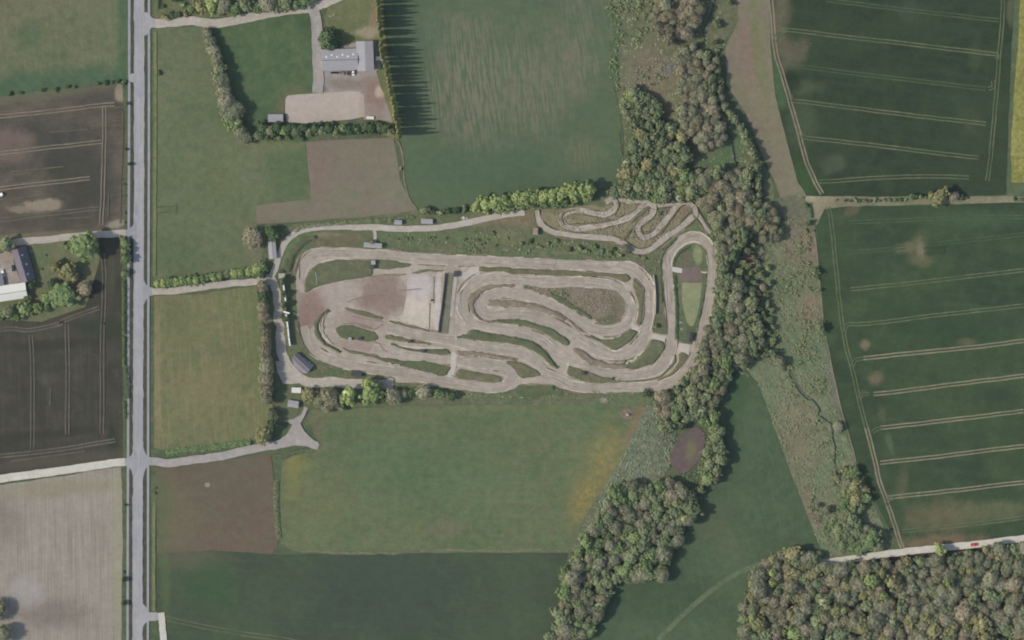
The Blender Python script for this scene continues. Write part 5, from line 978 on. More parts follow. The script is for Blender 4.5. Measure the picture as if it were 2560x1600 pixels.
thicket('scrub', ["22: 1700,440 1790,200 1850,0 1900,0 1860,250 1830,420 1740,500", "21: 1880,640 1940,820 1960,1300 1940,1512 1900,1512 1930,1000"], .3, m_th, 'green scrub along the right edge of the east loop', 36, thr=-.2, rmax=1.6)
# ================================================================== BUILDINGS AND OTHER THINGS
m_rg = pmat('roof_grey', (147, 146, 148), .6, .25, 0, .2, .8, (0, 1.0)); m_rs = pmat('roof_slate', (104, 100, 108), .6, .3, 0, .12, 1.2, (0, .6)); m_rw = pmat('roof_white', (204, 203, 194), .6, .3, 0, .07, .7, (0, 1.0))
m_rl = pmat('roof_pale', (150, 147, 147), .6, .3, 0, .1, .9, (0, .9)); m_rd = pmat('roof_dark', (74, 76, 74), .7, .2, 0, .2, 1.5); m_rb = pmat('roof_brown', (142, 128, 116), .8, .2, 0, .15, 1.5, (0, .7))
m_wb = pmat('wall_brick', (140, 112, 98), .85, .2, 0, .15, 3); m_ww = pmat('wall_white', (188, 184, 176), .8, .2, 0, .08, 1); m_wt = pmat('wall_timber', (120, 108, 94), .85, .15, 0, .2, 2, (0, .3)); m_wg = pmat('wall_grey', (140, 140, 138), .7, .2)
m_door = pmat('door_dark', (80, 78, 76), .6, .3); m_glass = pmat('glass', (60, 70, 80), .1, .6, 0, .02); m_sky = pmat('skylight', (206, 208, 210), .3, .5, 0, .03); m_metal = pmat('steel', (150, 152, 154), .45, .5, .3, .1)
m_conc = pmat('concrete', (160, 156, 150), .85, .2, 0, .12, 1); m_pole = pmat('pole_wood', (128, 112, 94), .85, .1, 0, .15, 2); m_white = pmat('white_paint', (222, 222, 216), .5, .4, 0, .05); m_black = pmat('rubber', (38, 38, 40), .8, .2, 0, .05)
m_chim = pmat('chimney_brick', (136, 104, 92), .9, .1, 0, .15, 4)
def gable(root, c, L, W, e, r, wm, rm, ang=0.0, over=.35, parts=True, doors=1, skylights=0, chimney=False, ridge=True):
    """gabled block at local c; ridge along local x turned by ang"""
    M = Matrix.Translation(Vector((c[0], c[1], 0))) @ Matrix.Rotation(ang, 4, 'Z')
    m = MB(); l, w_ = L / 2, W / 2
    v = [(-l, -w_, 0), (l, -w_, 0), (l, w_, 0), (-l, w_, 0), (-l, -w_, e), (l, -w_, e), (l, w_, e), (-l, w_, e), (-l, 0, r - .05), (l, 0, r - .05)]
    m.add([M @ Vector(q) for q in v], [(0, 1, 5, 4), (2, 3, 7, 6), (1, 2, 6, 9, 5), (3, 0, 4, 8, 7)]); m.build('wall', wm, root)
    k = (r - e) / w_; lo, wo = l + over, w_ + over; z0 = e - over * k; t = .16
    m = MB(); v = []
    for x in (-lo, lo): v += [(x, -wo, z0 + .06), (x, 0, r + .06), (x, wo, z0 + .06), (x, wo, z0 + .06 + t), (x, 0, r + .06 + t), (x, -wo, z0 + .06 + t)]
    m.add([M @ Vector(q) for q in v], [(0, 6, 11, 5), (5, 11, 10, 4), (4, 10, 9, 3), (3, 9, 8, 2), (2, 8, 7, 1), (1, 7, 6, 0), (0, 5, 4, 1), (1, 4, 3, 2), (7, 10, 11, 6), (8, 9, 10, 7)])
    roof = m.build('roof', rm, root)
    if ridge: m = MB(); m.box((0, 0, r + .27), (2 * lo, .28, .08), M=M); m.build('ridge_cap', m_rd if L > 20 and r - e > 1.5 else (rm if r - e < 1.3 else m_rg), roof)
    for i in range(skylights):
        x = -l + L * (i + .7) / (skylights + .4); y = w_ * (.5 if i % 2 else .32)
        m = MB(); zz = r + .26 - k * y
        m.add([M @ Vector((x + a, y + b, zz + .06 - k * b)) for a, b in ((-.5, -.5), (.5, -.5), (.5, .5), (-.5, .5))] + [M @ Vector((x + a, y + b, zz - .06 - k * b)) for a, b in ((-.5, -.5), (.5, -.5), (.5, .5), (-.5, .5))],
              [(0, 1, 2, 3), (0, 4, 5, 1), (1, 5, 6, 2), (2, 6, 7, 3), (3, 7, 4, 0)]); m.build('skylight', m_sky, roof)
    if chimney: m = MB(); m.box((l * .35, .1, r + .45), (.7, .55, 1.3), M=M); m.build('chimney', m_chim, roof)
    if parts:
        for i in range(doors):
            x = -l * .4 + i * L * .4 / max(1, doors)
            m = MB(); m.box((x, -w_ - .03, min(1.05, e * .42)), (1.1 if doors == 1 else 2.6, .1, min(2.1, e * .84)), M=M); d = m.build('door', m_door, root)
            m = MB(); m.box((x + .4, -w_ - .12, 1.0), (.05, .08, .14), M=M); m.build('handle', m_metal, d)
        nwin = max(1, int(L / 5))
        for i in range(nwin):
            for sd in (-1, 1):
                x = -l + L * (i + .75) / (nwin + .5)
                if sd < 0 and abs(x + l * .4) < 2.2: continue
                m = MB(); m.box((x, sd * (w_ + .03), e * .6), (1.2, .1, min(1.0, e * .4)), M=M); f = m.build('window', m_white, root)
                m = MB(); m.box((x, sd * (w_ + .06), e * .6), (1.0, .1, min(.8, e * .3)), M=M); m.build('pane', m_glass, f)
    return root
def bld(name, label, cat, pxy, h, ang_img=0.0):
    g = G(pxy[0], pxy[1], h * .8); return empty(name, (g.x, g.y, 0), R(-ang_img), label, cat)
def q(fr, u, v): return P1('%s: %g,%g' % (fr, u, v))
U = MPP * 640 / 2419            # metres per tile unit
# --- the big barn
t = bld('barn', 'big L-shaped barn with a grey ridged roof north of the riding arena', 'barn', q('10', 870, 545), 5, -2)
gable(t, (-5.0, -1.0), 325 * U, 190 * U, 4.2, 6.0, m_wg, m_rg, 0, .4, True, 3, 6)
gable(t, (325 * U / 2 - 5.0 + 75 * U, .9), 272 * U, 150 * U, 4.8, 5.7, m_ww, m_rg, R(90), .3, True, 1, 0, False, False)
# --- other buildings: (name, label, cat, frame, u, v, length, width, angle, eave, ridge, wall, roof, extras)
for nm, lb, ct, fr, u, v, L, W, a, e, r_, wm, rm, kw in (
    ('stable_shed', 'small grey-roofed shed at the left corner of the riding arena', 'shed', '10', 186, 1115, 136, 66, -1, 2.3, 3.0, m_wt, m_rg, {}),
    ('farmhouse', 'long farmhouse with a dark slate roof beside the garden', 'house', '01', 222, 985, 318, 138, 74, 2.9, 7.2, m_wb, m_rs, dict(chimney=True, skylights=3)),
    ('farm_barn', 'white-roofed barn at the left edge below the farmhouse', 'barn', '01', 60, 1255, 380, 138, -9, 3.6, 5.4, m_ww, m_rw, dict(doors=2)),
    ('farm_outhouse', 'pale-roofed outhouse cut by the left edge beside the white car', 'outhouse', '01', -18, 1130, 100, 90, 80, 3.0, 4.4, m_wb, m_rl, {}),
    ('clubhouse', 'dark slate-roofed clubhouse standing askew beside the track lane', 'clubhouse', '12', 437, 400, 196, 72, 43, 2.6, 4.0, m_wt, m_rs, dict(doors=1)),
    ('white_shed', 'little white-roofed shed between bare trees below the clubhouse', 'shed', '12', 382, 662, 82, 44, 1, 2.2, 2.7, m_ww, m_rw, {}),
    ('grey_shed', 'light grey shed at the end of the tree belt below the clubhouse', 'shed', '12', 352, 792, 96, 58, 8, 2.6, 3.2, m_wg, m_rl, {}),
    ('dark_hut', 'black-roofed hut beside the lower straight near the lime trees', 'hut', '12', 950, 508, 92, 46, 8, 2.6, 3.2, m_wt, m_rd, {}),
    ('small_shed', 'small grey shed in the hedge above the track lane', 'shed', '11', 1343, 588, 64, 36, 3, 2.4, 2.8, m_wt, m_rg, {}),
    ('long_shed', 'long pale shed in the hedge above the track lane', 'shed', '11', 1615, 578, 104, 40, 2, 2.2, 2.6, m_wt, m_rl, {}),
    ('start_hut', 'long grey-roofed start hut above the top straight', 'hut', '11', 1105, 805, 164, 40, 4, 2.8, 3.3, m_wg, m_rl, {}),
    ('lane_building', 'pale flat building on the bend of the track lane', 'building', '11', 155, 850, 160, 66, 86, 2.8, 3.2, m_ww, m_rl, {}),
    ('practice_hut', 'small brown-roofed hut left of the motorcycle practice area', 'hut', '21', 222, 672, 40, 62, 3, 2.7, 3.2, m_wt, m_rb, {}),
    ('loop_hut', 'white-edged dark hut at the foot of the east loop', 'hut', '22', 1680, 163, 74, 52, 99, 2.6, 3.0, m_ww, m_rd, {}),
    ('gate_shed', 'tiny dark-roofed shed on a grey slab left of the track', 'shed', '11', 242, 1050, 30, 26, 0, 2.2, 2.5, m_wt, m_rd, {}),
    ('paddock_shed', 'small dark shed at the top of the grey-green paddock strip', 'shed', '11', 1890, 1075, 30, 48, 3, 2.2, 2.5, m_wt, m_rd, {}),
):
    f = FR[fr]; t = bld(nm, lb, ct, q(fr, u, v), e, a); gable(t, (0, 0), L * U, W * U, e, r_, wm, rm, 0, .25 if e < 3 else .4, True, **kw)
sheet('concrete_slab', "11: 212,1072 275,1072 278,1118 215,1118", m_conc, 'grey slab below the tiny dark shed', z=.72, rough=.05)
sheet('terrace', "12: 340,370 360,355 500,485 480,505 440,500 360,430", gmat('terrace_paving', (158, 155, 152), (150, 147, 143), None, 6, 2, .6, .15), 'pale paved terrace in front of the clubhouse', z=.8, rough=.1)
# --- paddock strip and its wall
sheet('paddock_strip', "B: 205,410 232,410 275,420 252,560 240,800 200,1180 95,1165 130,880 165,600", gmat('strip_grass', (122, 121, 104), (114, 114, 96), (130, 127, 112), 12, 4, .8, .22), 'grey-green sunken strip in the paddock', z=.70, rough=.15)
sheet('paddock_strip', "B: 285,440 330,440 290,700 270,960 215,960 250,700", gmat('strip_pale', (168, 160, 150), (160, 152, 142), (174, 167, 158), 12, 4, .8, .15), 'pale service strip beside the sunken one', z=.69, rough=.15)
t = empty('retaining_wall', G(*P1('B: 130,790'), 0), 0, 'long dark retaining wall between sand paddock and grey-green strip', 'wall')
def poly_wall(root, spec, wd, h, mat, name='panel', cap=None, per=1, z0=0.0):
    p = [G(x, y, 0) - root.location for x, y in px(spec)]
    for i in range(0, len(p) - 1, per):
        m = MB()
        for a, b in zip(p[i:i + per + 1], p[i + 1:i + per + 1]):
            d = b - a; L = Vector((d.x, d.y)).length; c = (a + b) / 2
            m.box((c.x, c.y, z0 + (h - z0) / 2), (L + wd * .5, wd, h - z0), math.atan2(d.y, d.x))
        o = m.build(name, mat, root)
        if cap:
            m = MB()
            for a, b in zip(p[i:i + per + 1], p[i + 1:i + per + 1]):
                d = b - a; L = Vector((d.x, d.y)).length; c = (a + b) / 2
                m.box((c.x, c.y, h + .05), (L, wd + .12, .1), math.atan2(d.y, d.x))
            m.build('coping', cap, o)
poly_wall(t, "B: 170,415 152,600 122,850 92,1050 83,1162", .22, 2.3, m_black, 'panel', m_rd)
t = empty('barrier_wall', G(*P1('C: 1200,780'), 0), 0, 'white concrete barrier wall along the right of the main loop', 'barrier')
poly_wall(t, "C: 1180,440 1196,560 1204,680 1204,800 1200,925", .5, 2.4, m_white, 'panel', m_conc)
t = empty('track_fence', G(*P1('C: 1330,900'), 0), 0, 'low dark boarded fence left of the east loop lane', 'fence')
poly_wall(t, "C: 1298,520 1303,680 1318,800 1335,950 1347,1080 1345,1190", .15, 1.1, m_pole)
t = empty('track_fence', G(*P1('D: 430,580'), 0), 0, 'low boarded fence around the lower left bend', 'fence')
poly_wall(t, "D: 320,260 340,340 355,440 400,560 470,660 540,720", .15, 1.2, m_pole)
t = empty('spectator_wall', G(*P1('11: 285,1300'), 0), 0, 'long spectator wall with white top rail beside the left bend', 'wall')
for s_ in ("A: 352,860 365,960 378,1055", "A: 385,1225 395,1300 408,1400 418,1512 D: 232,560"): poly_wall(t, s_, .7, 3.9, m_white, 'panel', None, 2)
for s_ in ("A: 378,1062 383,1218", "A: 372,735 352,850"): poly_wall(t, s_, .5, 3.7, m_wt, 'boarding', None, 2)
m = MB()
p = [G(x, y, 0) - t.location for x, y in px("A: 350,1190 430,1212")]; d = p[1] - p[0]; c = (p[0] + p[1]) / 2
m.box((c.x, c.y, 4.15), (d.length, .9, .3), math.atan2(d.y, d.x)); m.build('platform', m_white, t)
# --- power poles, benches, posts
m_ins = pmat('insulator', (120, 110, 104), .3, .5)
for i, (fr, u, v, lb) in enumerate((('01', 1490, 470, 'wooden twin power pole standing in the pasture beside the road'), ('21', 1095, 705, 'wooden twin power pole in the motorcycle practice area'), ('31', 1462, 858, 'wooden twin power pole in a bare patch of the green crop'))):
    g = G(*q(fr, u, v)); t = empty('power_pole', g, 0, lb, 'power pole', 'power poles of the overland line'); hh = (11.5, 14, 13)[i]
    for s in (-1, 1):
        m = MB(); m.tube((0, s * 1.85, -.2), (0, s * 1.7, hh), .2, .13, 8); m.build('pole', m_pole, t)
    m = MB(); m.box((0, 0, hh - .6), (.2, 6.4, .24)); cr = m.build('crossarm', m_pole, t)
    m = MB(); m.tube((0, -1.8, 1.5), (0, 1.75, hh - 2), .06, .06, 5); m.tube((0, 1.8, 1.5), (0, -1.75, hh - 2), .06, .06, 5); m.build('brace', m_pole, t)
    for y in (-2.9, 0, 2.9):
        m = MB(); m.tube((0, y, hh - .72), (0, y, hh - 1.6), .09, .07, 6); m.tube((0, y, hh - 1.0), (0, y, hh - 1.06), .16, .16, 8); m.tube((0, y, hh - 1.3), (0, y, hh - 1.36), .16, .16, 8); m.build('insulator', m_ins, cr)
def post_hut(fr, u, v, lb, h=3.2, w_=1.7, dark=True):
    g = G(*q(fr, u, v)); t = empty('marshal_post', g, rng.uniform(-.2, .2), lb, 'marshal post', 'marshal posts around the track')
    for x in (-1, 1):
        for y in (-1, 1): m = MB(); m.tube((x * w_ * .42, y * w_ * .42, .3), (x * w_ * .42, y * w_ * .42, h - .05), .07, .07, 6); m.build('leg', m_pole, t)
    m = MB(); m.box((0, 0, 1.5), (w_, w_, .12)); fl = m.build('deck', m_pole, t)
    m = MB(); [m.box((0, s * w_ * .48, 2.0), (w_, .06, .8)) for s in (-1, 1)]; m.box((-w_ * .48, 0, 2.0), (.06, w_ * .9, .8)); m.build('railing', m_wt, fl)
    m = MB(); m.box((0, 0, h), (w_ * 1.35, w_ * 1.35, .12)); m.build('roof', m_rd if dark else m_rl, t)
post_hut('11', 1112, 962, 'small pale-roofed marshal post on the left grass island', 3.2, 1.9, False)
post_hut('11', 1100, 1003, 'dark-roofed marshal post just below the pale one', 3.4, 2.0)
post_hut('D', 1105, 478, 'dark-roofed marshal post on the oval green island', 2.9, 1.6)
post_hut('D', 985, 482, 'pale-roofed marshal post at the left of the oval island', 2.6, 1.5, False)
post_hut('D', 1735, 512, 'dark marshal post on the upper long thin island', 2.7, 1.5)
post_hut('D', 1905, 632, 'dark marshal post on the lower long thin island', 2.7, 1.5)
post_hut('G', 295, 862, 'dark marshal post on the dry bank by the junction', 2.8, 1.7)
def flagpole(fr, u, v, lb, h=6.0):
    g = G(*q(fr, u, v)); t = empty('lamp_post', g, 0, lb, 'lamp post', 'slim posts around the track')
    m = MB(); m.tube((0, 0, 0), (0, 0, h), .1, .07, 7); m.build('pole', m_white, t)
    m = MB(); m.box((.35, 0, h + .04), (.9, .3, .14)); m.build('lamp_head', m_metal, t)
flagpole('D', 1830, 860, 'slim white post on the long green island by the lower straight'); flagpole('11', 570, 1160, 'slim white post on the large grass island', 5)
flagpole('B', 238, 790, 'slim post halfway down the grey-green paddock strip', 4); flagpole('D', 1975, 330, 'slim post at the lower corner of the sand paddock', 6)
t = empty('goal_rail', G(*P1('A: 765,790'), 0), 0, 'white rail fence across the large grass island', 'fence')
poly_wall(t, "A: 750,710 765,790 772,862", .12, 1.1, m_white, 'rail', None, 1, .75)
for x, y in px("A: 750,710 757,750 765,790 772,862"):
    g = G(x, y, 0) - t.location; m = MB(); m.tube((g.x, g.y, 0), (g.x, g.y, 1.15), .07, .06, 6); m.build('post', m_white, t)
t = empty('signboard', G(*P1('E: 1130,1215'), 0), 0, 'pale notice board standing on the strip below the junction', 'sign')
for x in (-1, 1): m = MB(); m.tube((x * .8, 0, 0), (x * .8, 0, 3), .09, .08, 6); m.build('post', m_pole, t)
m = MB(); m.box((0, -.1, 2.3), (2.4, .12, 1.5)); m.build('board', m_white, t)
t = empty('sand_kerb', G(*P1('E: 400,445'), 0), 0, 'curved pale concrete kerb at the tip of the long green bank', 'kerb')
poly_wall(t, "E: 300,480 340,447 400,436 460,446 512,466", .7, .95, m_rw, 'kerb_stone', None, 1)
# --- cars
def car(fr, u, v, ang, paint, lb, L=4.4, W=1.75):
    g = G(*q(fr, u, v)); t = empty('parked_car', (g.x, g.y, .1 if g.z < .1 else g.z), R(-ang), lb, 'car'); t.location.z = .42
    prof = [(-.5, .38, .0), (-.5, .62, .06), (-.46, .82, .05), (-.28, .90, .0), (.1, .92, 0.0), (.34, .86, 0), (.47, .72, .05), (.5, .5, .07), (.5, .34, .06)]
    m = MB(); v = []; n = len(prof)
    for s in (-1, 1):
        for x, z, ins in prof: v.append((x * L, s * (W / 2 - ins), z))
        for x, z, ins in reversed(prof): v.append((x * L, s * (W / 2 - ins - .02), .24))
    k = 2 * n; f = [tuple(range(k - 1, -1, -1)), tuple(range(k, 2 * k))] + [(i, (i + 1) % k, k + (i + 1) % k, k + i) for i in range(k)]
    body = m.add(v, f).build('body', paint, t)
    m = MB(); a, b = (-.44, -.32, .06, .25), (.88, 1.42, 1.44, .90)
    v = [(x * L, s * (W / 2 - (.1 if z < 1 else .24)), z) for s in (-1, 1) for x, z in zip(a, b)]
    m.add(v, [(3, 2, 1, 0), (4, 5, 6, 7), (0, 1, 5, 4), (1, 2, 6, 5), (2, 3, 7, 6), (3, 0, 4, 7)]).build('window_band', m_glass, t)
    m = MB(); m.box((-.13 * L, 0, 1.455), (.40 * L, W - .52, .06)); m.build('roof_panel', paint, t)
    for x in (-.31, .31):
        for s in (-1, 1):
            m = MB(); m.tube((x * L, s * (W / 2 - .2), .32), (x * L, s * (W / 2 + .02), .32), .32, .32, 14); wl = m.build('wheel', m_black, t)
            m = MB(); m.tube((x * L, s * (W / 2 - .1), .32), (x * L, s * (W / 2 + .04), .32), .19, .19, 10); m.build('rim', m_metal, wl)
    for s in (-1, 1):
        m = MB(); m.box((.492 * L, s * W * .33, .66), (.12, .36, .16)); m.build('headlight', m_sky, t)
        m = MB(); m.box((-.497 * L, s * W * .35, .7), (.08, .3, .18)); m.build('tail_light', pm_red, t)
        m = MB(); m.box((.13 * L, s * (W / 2 + .08), .98), (.16, .2, .14)); m.build('mirror', paint, t)
    return t
pm_red = pmat('car_red', (186, 78, 66), .35, .5, 0, .05); pm_dark = pmat('car_dark', (58, 58, 68), .3, .5, 0, .05); pm_grey = pmat('car_grey', (120, 112, 108), .35, .5, 0, .05)
car('33', 1950, 606, -7, pm_red, 'red car parked on the pale lane beside the wood', 4.6, 1.85)
car('01', 28, 1063, 78, m_white, 'white van-like car in the farmyard beside the outhouse', 4.9, 2.0)
car('01', 127, 1020, 80, pm_dark, 'dark car parked close to the farmhouse', 4.1, 1.8)
car('10', 830, 690, 5, pm_grey, 'grey-brown car parked against the lower side of the barn', 4.3, 1.8)
car('10', 920, 684, 92, m_white, 'small white car parked nose-in at the barn', 3.6, 1.65)
def trailer(fr, u, v, ang, lb, L=3.6, W=1.9, mat=None, name='trailer'):
    g = G(*q(fr, u, v)); t = empty(name, (g.x, g.y, .35), R(-ang), lb, 'trailer')
    m = MB(); m.box((0, 0, .7), (L, W, .14)); m.build('bed', mat or m_metal, t)
    for s in (-1, 1):
        m = MB(); m.box((0, s * W * .48, .95), (L, .08, .42)); m.build('side_board', mat or m_metal, t)
        m = MB(); m.tube((0, s * (W / 2 + .05), .33), (0, s * (W / 2 + .25), .33), .33, .33, 12); m.build('wheel', m_black, t)
    m = MB(); m.tube((L / 2, 0, .62), (L / 2 + 1.2, 0, .5), .06, .05, 6); m.build('drawbar', m_metal, t)
trailer('10', 1165, 548, 175, 'white flat trailer standing outside the right end of the barn', 4.2, 2.6, m_white)
trailer('10', 1080, 1110, 3, 'low white trailer beside the right end of the riding arena', 4.6, 1.9, m_rw)
trailer('10', 880, 690, 90, 'dark trailer between the two cars at the barn', 2.6, 1.4, m_door)
# --- small farm things
m_tank = pmat('tank_white', (210, 210, 206), .4, .4, 0, .05)
def hutch(x, y, lb, fr='10', s=1.0, mat=None):
    g = G(*q(fr, x, y)); t = empty('feed_barrel', (g.x, g.y, .3), 0, lb, 'barrel', 'barrels along the barn')
    m = MB(); m.tube((0, 0, 0), (0, 0, 1.1 * s), .55 * s, .5 * s, 12); b = m.build('drum', mat or m_door, t)
    m = MB(); m.tube((0, 0, 1.1 * s), (0, 0, 1.18 * s), .57 * s, .5 * s, 12); m.build('lid', m_black, t)
for i, x in enumerate((716, 735, 754, 773)): hutch(x, 686, 'dark barrel, %s from the left below the barn roof' % nth(i))
hutch(1662, 1322, 'single dark drum on the pale sand paddock', '11', 1.1)
def bale(fr, u, v, lb, r=.8, mat=None, wd=1.3, name='round_bale', cat='bale'):
    g = G(*q(fr, u, v)); t = empty(name, (g.x, g.y, .15 + r), rng.uniform(0, 3), lb, cat)
    m = MB(); m.tube((-wd / 2, 0, 0), (wd / 2, 0, 0), r, r, 18); b = m.build('wrap', mat or m_white, t)
    for s in (-1, 1): m = MB(); m.tube((s * wd / 2, 0, 0), (s * (wd / 2 + .05), 0, 0), r * .8, r * .6, 14); m.build('end_fold', m_rl, b)
bale('01', 16, 325, 'white wrapped bale lying in the brown field at the left edge', 1.1, m_white, 2.0)
# animal feeder on its bare patch
g = G(*q('22', 1090, 893)); t = empty('hay_feeder', (g.x, g.y, .15), .6, 'round hay feeder on a trampled patch of the lower meadow', 'feeder')
sheet('trampled_ground', [(P1('22: 1088,893')[0] + 13 * math.cos(a) , P1('22: 1088,893')[1] + 14 * math.sin(a)) for a in np.linspace(0, 6.283, 14)[:-1]], gmat('trampled', (126, 112, 98), (112, 104, 88), (142, 128, 112), 6, 2, .7, .3), 'trampled brown earth around the hay feeder', z=.46, rough=1.2)
for i in range(12): a = i * math.pi / 6; m = MB(); m.tube((1.3 * math.cos(a), 1.3 * math.sin(a), 0), (1.3 * math.cos(a), 1.3 * math.sin(a), 1.5), .05, .05, 5); m.build('bar', m_metal, t)
for z in (.05, .75, 1.45):
    m = MB(); [m.tube((1.3 * math.cos(a), 1.3 * math.sin(a), z), (1.3 * math.cos(a + .35), 1.3 * math.sin(a + .35), z), .05, .05, 5) for a in np.arange(0, 6.28, .3491)]; m.build('ring', m_metal, t)
m = MB(); m.tube((0, 0, 0), (0, 0, 1.3), 1.0, .75, 12); m.build('hay', pmat('hay', (170, 160, 140), .95, .05, 0, .3, 5), t)
m = MB(); m.box((1.6, -.9, .5), (1.2, .8, 1.0)); m.build('water_trough', m_door, t)
def heap(fr, u, v, r, h, mat, lb, name, cat, seed, n=46):
    g = random.Random(seed); c = G(*q(fr, u, v)); t = empty(name, (c.x, c.y, .4), 0, lb, cat); m = MB()
    for i in range(n):
        a = g.uniform(0, 6.28); d = r * g.random() ** .7; x, y = d * math.cos(a) * 1.5, d * math.sin(a); z = h * (1 - d / r) * g.random(); b = g.uniform(0, 6.28); l = g.uniform(.5, 1.5)
        m.tube((x, y, z), (x + math.cos(b) * l, y + math.sin(b) * l, z + g.uniform(0, .5)), g.uniform(.05, .14), .03, 5)
    m.build('branches', mat, t); m = MB()
    for i in range(n): a = g.uniform(0, 6.28); d = r * g.random() * .7; m.box((d * math.cos(a) * 1.5, d * math.sin(a), .15), (.5, .4, .3), a, .6)
    m.build('rubble', mat, t)
m_br = pmat('bleached_wood', (180, 172, 154), .9, .1, 0, .15, 3)
heap('22', 870, 755, 2.6, 1.0, m_br, 'heap of bleached cut branches at the meadow edge', 'brush_pile', 'brush pile', 1)
heap('23', 1545, 640, .9, .6, m_br, 'small heap of pale branches at the edge of the grove', 'brush_pile', 'brush pile', 2, 16)
heap('11', 1965, 545, 1.4, .9, m_white, 'heap of white boards by the hedge above the track lane', 'board_pile', 'board pile', 3, 18)
heap('22', 1590, 25, .9, .8, m_white, 'white planks stacked at the left of the loop hut', 'board_pile', 'board pile', 4, 14)
heap('22', 1600, 85, 1.1, .9, m_metal, 'grey scrap heap above the loop hut', 'scrap_pile', 'scrap pile', 5, 18)
heap('20', 1480, 640, 2.6, .8, m_rl, 'pale rubble heap in the upper scrubland', 'rubble_pile', 'rubble pile', 6, 30)
heap('01', 285, 862, 1.3, .8, m_rl, 'pale garden furniture heap at the upper end of the farmhouse', 'furniture_pile', 'furniture', 7, 16)
heap('00', 1770, 60, 1.6, .9, m_rl, 'pale garden clutter between shrubs in the top garden', 'garden_clutter', 'clutter', 8, 22)
def table(fr, u, v, ang, lb):
    g = G(*q(fr, u, v)); t = empty('picnic_table', (g.x, g.y, .45), R(-ang), lb, 'picnic table', 'picnic tables behind the clubhouse')
    m = MB(); m.box((0, 0, .74), (1.8, .75, .06)); m.build('tabletop', m_rw, t)
    for s in (-1, 1): m = MB(); m.box((0, s * .75, .45), (1.8, .26, .05)); m.build('bench', m_rw, t)
    for x in (-.65, .65):
        for s in (-1, 1): m = MB(); m.tube((x, s * .25, .72), (x, s * .75, 0), .05, .05, 5); m.build('leg', m_wt, t)
for i, (u, v) in enumerate(((452, 368), (478, 390), (503, 402), (528, 425))): table('12', u, v, 43, 'white picnic table, %s from the upper end behind the clubhouse' % nth(i))
def swing(fr, u, v, lb):
    g = G(*q(fr, u, v)); t = empty('garden_swing', (g.x, g.y, .2), .3, lb, 'swing'); m = MB()
    for s in (-1, 1): m.tube((s * 1.6, -1, 0), (s * 1.6, 0, 2.3), .06, .06, 6); m.tube((s * 1.6, 1, 0), (s * 1.6, 0, 2.3), .06, .06, 6)
    m.build('frame', m_white, t); m = MB(); m.tube((-1.7, 0, 2.3), (1.7, 0, 2.3), .07, .07, 6); m.build('top_bar', m_white, t)
    m = MB(); m.box((0, 0, .5), (.5, .25, .05)); m.tube((-.22, 0, .5), (-.22, 0, 2.3), .02, .02, 4); m.tube((.22, 0, .5), (.22, 0, 2.3), .02, .02, 4); m.build('swing_seat', m_wt, t)
swing('10', 718, 145, 'white swing frame on the lawn above the barn')
def fence(spec, lb, h=1.1, gap=4.0):
    p = resample(world(px(spec)), gap, False); t = empty('wire_fence', (p[0][0], p[0][1], 0), 0, lb, 'fence'); o = t.location; m = MB()
    for x, y in p: m.tube((x - o.x, y - o.y, -.1), (x - o.x, y - o.y, h + .35), .07, .06, 5)
    m.build('posts', m_pole, t); m = MB()
    for a, b in zip(p, p[1:]):
        for z in (.6, h): m.tube((a[0] - o.x, a[1] - o.y, z + .3), (b[0] - o.x, b[1] - o.y, z + .3), .012, .012, 3)
    m.build('wires', m_metal, t)
fence("12: 1520,775 2000,765 2419,768 22: 300,768 780,765", 'wire fence between track and lower meadow')
fence("11: 1390,-100 1400,200 1440,350 1520,470", 'wire fence along the brown bare field')
fence("20: 1000,1000 1030,1300 1050,1512 21: 1045,180", 'wire fence on the right edge of the green meadow')
fence("32: 560,180 620,540 700,880 800,1230 835,1345", 'wire fence between marsh and green crop')
fence("03: 1478,130 1485,640", 'wire fence right of the road beside the brown field')
fence("10: 520,120 545,520 560,880", 'paddock fence along the barn drive', 1.2, 3)
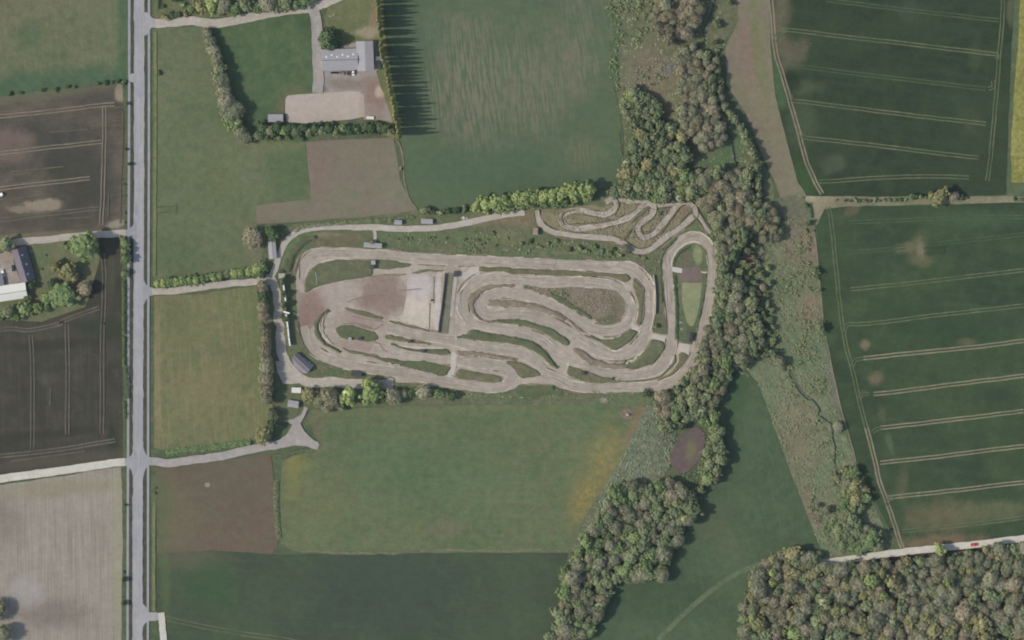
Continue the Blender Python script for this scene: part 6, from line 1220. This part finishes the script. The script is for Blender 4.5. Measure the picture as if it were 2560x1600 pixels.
# ================================================================== a name for every tree: kind, place, order
MARK = [(s, q(f, u, v)) for s, f, u, v in (
    ('the half-dry brown pond', '22', 1660, 1220), ('the east loop', 'C', 1640, 700), ('the practice track hairpin', 'H', 1500, 650), ('the round upper grove', '20', 1390, 1400),
    ('the pale rubble heap', '20', 1480, 640), ('the red car', '33', 1950, 606), ('the biggest lime tree', '33', 980, 950), ('the lime trees at the wood corner', '33', 40, 920),
    ('the small lime tree in the wood', '33', 720, 1230), ('the last lime trees at the bottom', '33', 250, 1450), ('the lone lime tree by the lane', '33', 1630, 660), ('the lime tree in mid wood', '33', 1710, 960),
    ('the lime tree on the left wood edge', '23', 2275, 1300), ('the lower right corner', '33', 2300, 1400), ('the grove tip at the bottom', '23', 480, 1400), ('the middle of the long grove', '23', 1150, 500), ('the waist of the long grove', '23', 850, 900),
    ('the upper end of the long grove', '23', 1350, 80), ('the loop hut', '22', 1680, 163), ('the bare reddish clearing', '21', 2230, 930), ('the big olive hedge tree', '31', 1625, 345), ('the sandy field corner', '31', 520, 380),
    ('the stream bend', '32', 490, 850), ('the clubhouse', '12', 437, 400), ('the big barn', '10', 870, 545), ('the riding arena', '10', 650, 1010), ('the farmhouse', '01', 222, 985), ('the white-roofed barn', '01', 60, 1255),
    ('the start hut', '11', 1105, 805), ('the pale lane building', '11', 155, 850), ('the oval green island', 'D', 1070, 430), ('the long shed', '11', 1615, 578), ('the practice hut', '21', 222, 672),
    ('the top garden lane', '00', 2000, 222), ('the upper field boundary', '00', 600, 860), ('the race track lane mouth', '01', 1440, 1243), ('the lower road gateway', '03', 1440, 1290), ('the fallow margin', '20', 2260, 700), ('the top of the scrubland', '20', 1560, 40),
    ('the green meadow wedge', '22', 2100, 900), ('the headland crossing by the lane', '33', 1240, 600), ('the grey farm track', '12', 250, 1170), ('the top straight', 'B', 1500, 270), ('the white barrier wall', 'C', 1200, 780))]
DIRS = ['right of', 'above right of', 'above', 'above left of', 'left of', 'below left of', 'below', 'below right of']
SIZE = lambda r: 'large ' if r > 22 else ('small ' if r < 9 else '')
cell = {}
for root, p, k, r, small, lb in TREES:
    if lb: continue
    i = min(range(len(MARK)), key=lambda j: (p[0] - MARK[j][1][0]) ** 2 + (p[1] - MARK[j][1][1]) ** 2); m_ = MARK[i][1]
    dx, dy = p[0] - m_[0], m_[1] - p[1]; s = int((math.degrees(math.atan2(dy, dx)) + 22.5) % 360 // 45)
    kd = KN[k][1].replace('tree', 'shrub') if small else SIZE(r) + KN[k][1]
    cell.setdefault((kd, i, s), []).append((math.hypot(dx, dy), root))
for (kd, i, s), lst in cell.items():
    lst.sort(key=lambda a: a[0])
    for j, (d, root) in enumerate(lst):
        if d < 16: pos = 'beside'
        else: pos = DIRS[s]
        root['label'] = ('%s %s %s' % (kd, pos, MARK[i][0])) if len(lst) == 1 and d >= 16 else '%s, %snearest %s %s' % (kd, nth(j) + ' ' if j else '', DIRS[s], MARK[i][0])
grp = {}
for root, p, k, r, small, lb in TREES:
    root['category'] = 'shrub' if small else 'tree'
print('TREES', len(TREES)); 
from collections import Counter
print(Counter(o[0].name.split('.')[0] for o in TREES), 'z', ZI)
# ================================================================== THE AIR
hz = MB(); hz.box((0, 0, 2100), (9000, 9000, 4202.4)); ho = hz.build('haze', None)
T = NT('haze_air'); pv = T.n('VolumePrincipled'); pv.inputs['Color'].default_value = (.80, .88, 1.0, 1); pv.inputs['Density'].default_value = HZD
pv.inputs['Anisotropy'].default_value = 0.0
T.l(pv.outputs[0], T.out.inputs['Volume']); ho.data.materials.append(T.m); tag(ho, 'thin summer haze between ground and camera', 'haze', None, 'stuff')
SC.cycles.volume_bounces = 0
